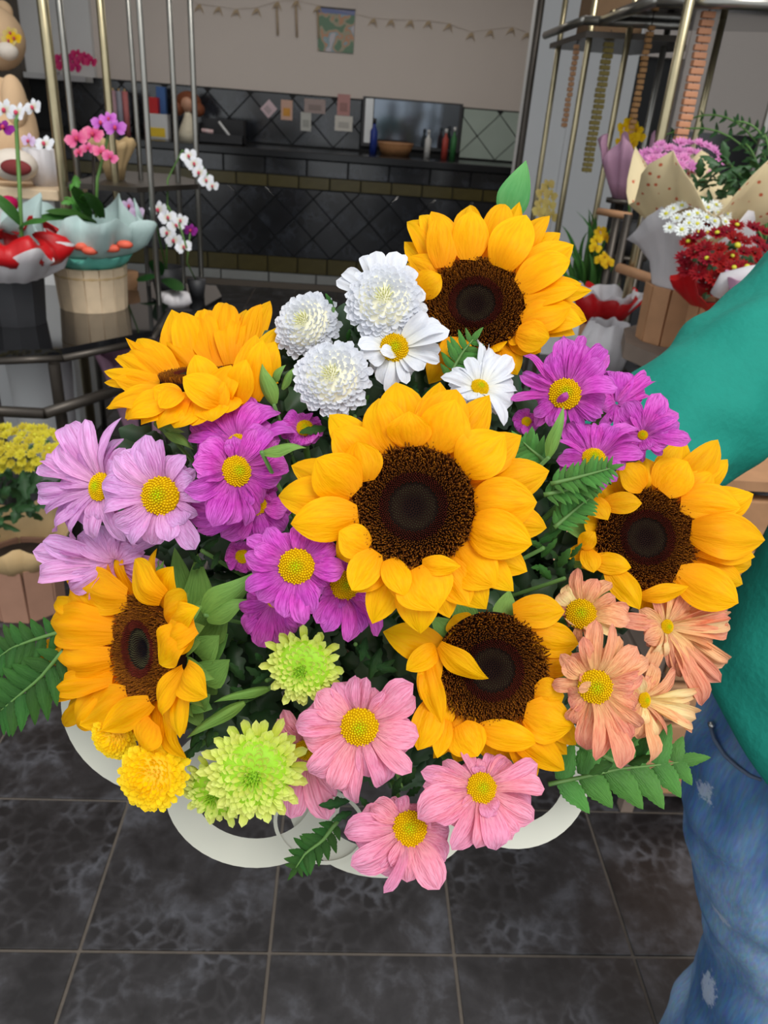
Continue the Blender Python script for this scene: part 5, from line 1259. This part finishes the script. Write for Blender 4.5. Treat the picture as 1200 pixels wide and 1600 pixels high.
# white mums
wm = thing('potted_chrysanthemum', 'white mums with green eyes behind the red mums', 'plant', P(1100,470,2.1), 'potted mums at the right')
cw = P(1100,470,2.1); cw.z = 1.175; pm = MB(); pm.lathe([(.06,-.2),(.08,0),(.01,0)], n=16); pm.build('pot', M_whitew, wm, T(cw))
foliage(wm, P(1090,385,2.08), (.10,.08,.07), 40, .05, M_fol, 9); mum_plant_blooms(wm, 'white', 1088, 342, 50, 28, 1.92, 32, 12, .06, 6)
# red mums
c = P(1128,530,1.95); c.z = .995; rm_ = thing('potted_chrysanthemum', 'dark red mums in crinkled red wrapping, in a tan slat pot behind the sleeve', 'plant', c, 'potted mums at the right')
slat_pot(rm_, c-Vector((0,0,.02)), .09, .16, 10, M_woodt, .95)
wrap('wrapping', M_redp, rm_, c+Vector((0,0,.11)), [(.07,0),(.11,.03),(.14,.06),(.16,.085)], .16, 6, seed=31, ptamp=.06)
foliage(rm_, P(1150,420,1.92), (.13,.10,.09), 70, .05, M_fol, 10); mum_plant_blooms(rm_, 'red', 1150, 402, 84, 54, 1.84, 64, 15, .12, 7, eyes=.12)
for (x, y) in [(1152,384),(1167,418),(1185,428)]: bloom(rm_, EYE, x, y, 1.70, 20, 0, .3, None, 0, name='bud')
pw = thing('wrapped_bundle', 'pink and white rolled paper edge in front of the red mums', 'wrap', P(1165,455,1.6)); 
curve_tube('paper_roll', [P(1122,462,1.62), P(1135,440,1.6), P(1170,432,1.58), P(1215,424,1.56)], [.018,.022,.022,.02], M_whitew, pw, 10)
wrap('paper', M_lilacw, pw, P(1180,520,1.62), [(.03,-.20),(.04,0),(.06,.05),(.085,.11)], .1, seed=33)
# lilac tissue package and greenery
lt = thing('wrapped_bundle', 'lilac tissue package behind the cream paper bouquet', 'wrap', P(968,300,2.7)); wrap('paper', M_lilacw, lt, P(970,310,2.7), [(.03,0),(.055,.05),(.08,.11),(.095,.16)], .30, 5, seed=34, ptamp=.08)
yo = thing('potted_orchid', 'bright yellow orchid under the narrow tan garland', 'plant', P(985,330,2.9))
pm = MB(); pm.lathe([(.05,-.12),(.065,0),(.01,0)], n=14); pm.build('pot', M_blk, yo, T(P(985,345,2.9))); curve_tube('flower_stem', [P(985,345,2.9), P(978,270,2.9), P(985,200,2.88)], .005, M_stem, yo)
for (x, y) in [(975,200),(985,192),(994,203),(978,212),(990,216),(972,222),(998,214),(985,225)]: bloom(yo, OM['yellow'], x, y, 2.85, 11, 0, 0, None)
co = thing('potted_orchid', 'cream orchid low between the rack posts right of the top leaf', 'plant', P(848,390,3.3))
pm = MB(); pm.lathe([(.05,-.12),(.065,0),(.01,0)], n=14); pm.build('pot', M_blk, co, T(P(848,390,3.3))); curve_tube('flower_stem', [P(848,390,3.3), P(850,330,3.3), P(856,290,3.28)], .005, M_stem, co)
for (x, y) in [(856,290),(848,302),(860,306),(846,318),(858,322),(850,334),(862,338),(842,330)]: bloom(co, OM['cream'], x, y, 3.25, 11, 0, 0, None)
sp = thing('potted_grass_plant', 'strappy green leaved plant with yellow flowers behind the top sunflower', 'plant', P(915,470,2.9))
pm = MB(); pm.lathe([(.07,-.18),(.09,0),(.01,0)], n=16); pm.build('pot', M_whitep, sp, T(P(915,490,2.9)))
STR = sheet('leaf', M_leaf, 10, 2, prof_sun(.3,.6,1.0,1.6), .12, .05, -.1)
for k in range(26):
    a = random.uniform(-1,1); b_ = P(915+random.uniform(-14,14), 480, 2.9+random.uniform(-.04,.04)); t_ = P(915+a*62, 330+abs(a)*60+random.uniform(-30,60), 2.85+random.uniform(-.1,.1))
    petal(sp, STR, b_, t_, .022, -fwd+upv*.4, random.uniform(-.8,.8), 'leaf')
for (x, y) in [(938,362),(932,376),(946,372),(945,402),(950,412),(938,408),(930,388)]: bloom(sp, OM['yellow'], x, y, 2.78, 10, 0, 0, None)
rw = thing('wrapped_bundle', 'pot in red and white wrapping low behind the top sunflower', 'wrap', P(935,500,2.6)); 
wrap('wrapping', M_redp, rw, P(938,505,2.6), [(.06,0),(.09,.05),(.12,.10)], .2, seed=41); wrap('inner_wrapping', M_whitew, rw, P(945,497,2.58), [(.05,0),(.08,.05),(.10,.09)], .2, seed=42)
m = MB(); m.lathe([(.06,-.14),(.07,0),(.01,.0)], n=16); m.build('pot', M_woodt, rw, T(P(938,508,2.6)))
wj = thing('paper_bag', 'crumpled white paper bag beside the pale stand legs', 'bag', P(935,560,2.6)); wrap('paper', M_whitew, wj, P(938,575,2.5), [(.07,0),(.085,.08),(.06,.15)], .15, seed=43)
# ferns at the right edge
PIN_DARK = sheet('leaflet', M_leafd, 10, 4, prof_serr(5,.22), .04, .10, -.05, .02)
def big_fern(label, base, tips, d, dd=0.0):
    t = thing('potted_fern', label, 'fern', P(base[0], base[1], d)); b_ = P(base[0], base[1], d)
    pm = MB(); pm.lathe([(.07,-.16),(.09,0),(.01,0)], n=16); pm.build('pot', M_blk, t, T(b_))
    FL = PIN_DARK
    for (x, y, up) in tips:
        e = P(x, y, d+random.uniform(-.12,.12)); mid = (b_+e)/2 + Vector((0,0,up)); pts = [b_*(1-s)**2+mid*2*s*(1-s)+e*s*s for s in [i/10 for i in range(11)]]
        m = MB(); m.tube(pts, .003, 5); fr = m.build('frond', M_stem, t)
        for i in range(2, 11):
            tn = (pts[min(10,i+1)]-pts[i-1]).normalized(); sdv = (-fwd).cross(tn).normalized(); ll = .05*(1.1-.07*i)
            for s in (-1, 1): petal(fr, FL, pts[i], pts[i]+(tn*.5+sdv*s).normalized()*ll, ll*.42, -fwd+upv*.5, random.uniform(-.4,.4), 'leaflet')
big_fern('dark green fern at the right edge above the red mums', (1195,380), [(1120,300,.05),(1135,255,.08),(1165,225,.1),(1195,210,.1),(1230,230,.1),(1150,330,.05),(1180,300,.1)], 2.35)
big_fern('thin trailing fern arching in front of the right rack posts', (1225,330), [(1030,215,.22),(1080,185,.2),(1150,190,.14),(1210,180,.1)], 2.5)
# crates low at the right behind the person
cr_ = thing('wooden_crate', 'tan slatted wooden crate stack behind the person at the right edge', 'crate', (1.0,1.35,0))
for k in range(7):
    slab('slat', (.74,1.28,.10+k*.115), (1.35,1.31,.10+k*.115+.10), M_woodt, cr_, .004)
    slab('slat', (.71,1.30,.10+k*.115), (.735,1.75,.10+k*.115+.10), M_woodg, cr_, .004)
for (x, y) in [(.74,1.31),(1.33,1.31),(.74,1.72),(1.33,1.72)]: slab('corner_post', (x,y,0), (x+.03,y+.03,.915), M_woodg, cr_)
slab('bottom_board', (.74,1.31,.06), (1.33,1.75,.08), M_woodg, cr_); slab('lid_board', (.72,1.27,.915), (1.36,1.78,.935), M_woodt, cr_)

# ---- things on and above the counter
def counter_item(px, py, y=7.85): return ony(px, py, y)
for i, (px, col, nm) in enumerate([(172,(150,120,140),'mauve'),(181,(176,140,150),'dusty pink'),(190,(150,150,162),'grey'),(199,(190,110,110),'coral')]):
    b_ = ony(px, 200, 7.85); b_.z = 1.146; r_ = thing('paper_roll', nm+' roll of wrapping paper standing at the left end of the counter', 'paper roll', b_, 'paper rolls on the counter')
    m = MB(); m.lathe([(.026,0),(.026,.36),(.02,.36),(.008,.34)], n=14); m.build('roll', plain('roll_'+nm.replace(' ', '_'), lin(*col), .6), r_, T(b_))
    m = MB(); m.lathe([(.009,0),(.009,.38)], n=10); m.build('core', M_kraft, r_, T(b_))
def small_box(label, px, w, h, dep, mat, mat2, name='gift_box', y=7.85):
    b_ = ony(px, 210, y); b_.z = 1.146; t = thing(name, label, 'box', b_)
    slab('body', (b_.x-w/2, y-dep/2, 1.147), (b_.x+w/2, y+dep/2, 1.147+h), mat, t, .004); slab('panel', (b_.x-w*.38, y-dep/2-.004, 1.147+h*.08), (b_.x+w*.38, y-dep/2, 1.147+h*.45), mat2, t)
    return t
small_box('white carton with a yellow front panel on the counter', 248, .20, .20, .15, M_whitep, plain('yellow_label', lin(226,190,40), .6))
small_box('red gift box behind the white carton on the counter', 240, .13, .33, .1, M_redp, plain('deep_red', lin(140,20,30), .6), y=7.98)
small_box('blue box at the back of the counter left of the brass post', 256, .08, .42, .08, plain('blue_card', lin(60,100,160), .6), plain('pale_blue_card', lin(120,150,190), .6), y=8.06)
b_ = ony(348, 226, 7.75); b_.z = 1.146; bo_ = thing('desk_tray', 'open black desk tray holding pale pens on the counter', 'tray', b_)
for lo, hi in [((-.2,-.1,0),(.2,.1,.01)),((-.2,-.1,0),(-.19,.1,.16)),((.19,-.1,0),(.2,.1,.2)),((-.2,.09,0),(.2,.1,.2)),((-.2,-.1,0),(.2,-.09,.08))]:
    slab('panel', b_+Vector(lo), b_+Vector(hi), M_blk, bo_)
pn = thing('pen', 'white pen leaning out of the black desk tray', 'pen', b_); rail(pn, b_+Vector((-.02,-.06,.18)), b_+Vector((.12,-.08,.02)), .012, M_whitep, 'barrel'); rail(pn, b_+Vector((.12,-.08,.02)), b_+Vector((.135,-.082,.005)), .007, M_blk, 'tip')
pn = thing('eraser', 'pale pink roll lying on the edge of the black desk tray', 'eraser', b_); rail(pn, b_+Vector((-.17,-.08,.10)), b_+Vector((-.07,-.08,.095)), .018, plain('pale_pink', lin(222,190,190), .6), 'roll'); rail(pn, b_+Vector((-.12,-.08,.0975)), b_+Vector((-.115,-.08,.097)), .02, M_whitep, 'band')
b_ = ony(296, 220, 7.8); b_.z = 1.146; dl = thing('doll', 'doll with auburn hair and cream dress on the counter', 'doll', b_)
m = MB(); m.lathe([(.10,0),(.09,.08),(.04,.2),(.03,.24)], n=20, cap1=True); m.build('dress', plain('cream_cloth', lin(224,214,190), .8), dl, T(b_))
m = MB(); m.ball((0,0,.30), .07, 14, 10); m.build('head', M_skin, dl, T(b_))
m = MB(); m.ball((.0,.03,.31), .105, 16, 10, None, (1.1,.8,.9)); m.ball((.09,.0,.26), .06, 10, 8); m.ball((-.09,.0,.26), .06, 10, 8); m.build('hair', plain('auburn_hair', lin(120,62,30), .7, 0, .3, 40, .3), dl, T(b_))
for i, (px, py, w, h, col, lab) in enumerate([(420,170,.11,.12,(214,190,196),'pale pink diamond note on the black wall tiles'),(448,172,.11,.17,(206,168,150),'note with orange picture on the black wall tiles'),
        (478,190,.10,.16,(190,190,184),'grey-white note right of the orange picture note'),(492,166,.20,.12,(168,150,146),'wide faded note above the grey-white note'),
        (537,164,.12,.18,(190,140,136),'reddish note at the top beside the glass panel'),(537,193,.17,.13,(212,208,200),'cream note below the reddish note')]):
    p = ony(px, py, 8.262); t = thing('wall_note', lab, 'note', p, 'paper notes on the wall tiles'); M = T(p)
    if i == 0: M = M @ Matrix.Rotation(.78, 4, 'Y')
    m = MB(); m.box((-w/2,-.003,-h/2), (w/2,.0,h/2)); m.build('sheet', plain('note_%d' % i, lin(*col), .7, 0, .06, 8), t, M, False)
    m = MB(); m.box((-w*.3,-.006,-h*.3), (w*.3,-.003,h*.1)); m.build('print', plain('note_print_%d' % i, lin(*[int(x*.85) if i != 1 else v for x, v in zip(col, (212,150,60))]), .7), t, M, False)
def poster_mat():
    m, nt, b = base_mat('poster_print'); L = nt.links.new; tc = N(nt, 'ShaderNodeTexCoord'); sp_ = N(nt, 'ShaderNodeSeparateXYZ'); L(tc.outputs['Object'], sp_.inputs[0])
    nz = N(nt, 'ShaderNodeTexNoise'); nz.inputs['Scale'].default_value = 9; nz.inputs['Detail'].default_value = 1; L(tc.outputs['Object'], nz.inputs['Vector'])
    c1 = N(nt, 'ShaderNodeValToRGB'); c1.color_ramp.interpolation = 'CONSTANT'; e = c1.color_ramp.elements; e[0].position = 0; e[0].color = lin(110,140,116); e[1].position = .47; e[1].color = lin(170,162,140)
    for pos, cc in ((.53,lin(196,150,120)),(.58,lin(150,172,180)),(.63,lin(200,194,200))): x = c1.color_ramp.elements.new(pos); x.color = cc
    L(nz.outputs['Fac'], c1.inputs['Fac'])
    gt = N(nt, 'ShaderNodeMath', operation='GREATER_THAN'); gt.inputs[1].default_value = .13; L(sp_.outputs['Z'], gt.inputs[0])
    mx = N(nt, 'ShaderNodeMix', data_type='RGBA'); mx.inputs['B'].default_value = lin(120,130,176); L(gt.outputs[0], mx.inputs['Factor']); L(c1.outputs['Color'], mx.inputs['A'])
    L(mx.outputs['Result'], b.inputs['Base Color']); b.inputs['Roughness'].default_value = .6; return m
p = (ony(497,12,8.31)+ony(553,83,8.31))/2; po = thing('poster', 'small colourful poster with a blue top edge on the grey wall', 'poster', p)
m = MB(); m.box((-.165,-.005,-.17), (.165,0,.17)); m.build('sheet', poster_mat(), po, T(p), False); m = MB(); m.box((-.17,-.007,.165), (.17,.0,.178)); m.build('top_strip', M_darkmetal, po, T(p), False)
ga = thing('paper_garland', 'faded garland of small paper birds strung across the grey wall', 'garland', ony(560,30,8.3))
pts = [(285,2),(310,12),(340,16),(368,20),(400,18),(432,8),(462,6),(496,14),(582,34),(610,36),(640,37),(668,38),(700,42),(735,56),(765,52),(798,48),(822,56)]
curve_tube('string', [ony(x, y-6, 8.305) for x, y in pts], .0015, plain('string_tan', lin(190,176,160), .8), ga)
bm2 = MB(); bm2.add([(-.045,0,-.04),(-.01,0,.02),(.0,-.006,.0),(.02,0,.03),(.05,0,-.05),(.012,-.006,.005),(.0,-.01,-.02)], [[0,1,2],[2,1,3,5],[5,3,4],[2,5,6]]); bird = bm2.mesh('bird', plain('paper_bird', lin(184,162,132), .8), False)
for x, y in pts[1:]: put('bird', bird, ga, T(ony(x, y, 8.30)))
for (x, y0, y1) in [(432,8,55),(462,6,58),(496,14,60)]: curve_tube('ribbon', [ony(x, y0, 8.3), ony(x+2, y1, 8.3)], .008, plain('paper_bird', lin(184,162,132), .8), ga)
# bottles in front of the glass panel
for (px, h, r, col, lab) in [(583,.30,.035,(40,60,140),'blue bottle standing before the bright pane'),(668,.24,.03,(206,206,204),'white pump bottle before the glass panel'),(695,.26,.03,(176,70,60),'red bottle at the right end of the glass panel'),(708,.28,.028,(60,120,70),'green bottle beside the red one')]:
    b_ = ony(px, 232, 8.0); b_.z = 1.146; t = thing('bottle', lab, 'bottle', b_, 'bottles on the counter'); mt = plain('bottle_%d' % px, lin(*col), .3)
    m = MB(); m.lathe([(r,0),(r,h*.65),(r*.4,h*.78),(r*.4,h*.86)], n=16, cap1=True); m.build('body', mt, t, T(b_)); m = MB(); m.lathe([(r*.5,h*.86),(r*.5,h)], n=12, cap1=True); m.build('cap', M_whitep if px != 583 else M_blk, t, T(b_))
b_ = ony(618, 228, 8.0); b_.z = 1.146; t = thing('basket', 'low brown basket between the bottles on the counter', 'basket', b_)
m = MB(); m.lathe([(.13,0),(.17,.10),(.16,.10),(.12,.02)], n=22); m.build('body', plain('wicker', lin(140,98,60), .8, 0, .3, 60, .4), t, T(b_)); m = MB(); m.lathe([(.165,.095),(.175,.105),(.165,.115)], n=22, cap0=False); m.build('rim', M_woodt, t, T(b_))

# ---- added fill lamps, unseen above the frame, brightening the shop interior
def fill_lamp(label, x, y):
    t = thing('fill_lamp', label, 'lamp', (x, y, 3.2))
    slab('housing', (x-.65,y-.09,3.15), (x+.65,y+.09,3.2), M_whitep, t, .01)
    m, nt, b = base_mat('fill_glow'); b.inputs['Emission Color'].default_value = (1,.96,.9,1); b.inputs['Emission Strength'].default_value = 6.0
    rail(t, (x-.6,y,3.12), (x+.6,y,3.12), .018, m, 'tube')
    la = bpy.data.lights.new('fill_light', 'AREA'); la.shape = 'RECTANGLE'; la.size = 1.2; la.size_y = .1; la.energy = 15; la.color = (1,.95,.88)
    lo = bpy.data.objects.new('fill_light', la); link(lo, t); lo.location = (0,0,-.11)
fill_lamp('left added fill lamp, unseen above the counter', -1.4, 6.3)
fill_lamp('right added fill lamp, unseen above the counter', .9, 6.3)

def plant_stand(label, px, py, d, drop, r=.09):
    c = P(px, py, d); z = c.z - drop - .001; t = thing('plant_stand', label, 'stand', (c.x, c.y, 0), 'plant stands')
    m = MB(); m.lathe([(r,z-.015),(r,z)], n=18, cap1=True); m.build('top_plate', M_darkmetal, t, T(Vector((c.x, c.y, 0))))
    rail(t, (c.x,c.y,.015), (c.x,c.y,z-.015), .016, M_darkmetal, 'column')
    m = MB(); m.lathe([(.12,0),(.12,.012),(.02,.02)], n=18, cap1=True); m.build('base', M_darkmetal, t, T(Vector((c.x, c.y, 0))))
plant_stand('dark metal stand under the bright yellow orchid', 985, 345, 2.9, .12)
plant_stand('dark metal stand under the cream orchid', 848, 390, 3.3, .12)
plant_stand('dark metal stand under the strappy plant', 915, 490, 2.9, .18)
plant_stand('dark metal stand under the red and white wrapped pot', 938, 508, 2.6, .14)
plant_stand('dark metal stand under the lilac tissue package', 970, 310, 2.7, 0, .05)
plant_stand('dark metal stand under the dark green fern', 1195, 380, 2.35, .16)
plant_stand('dark metal stand under the thin trailing fern', 1225, 330, 2.5, .16)
plant_stand('dark metal stand under the crumpled white paper bag', 938, 575, 2.5, 0)
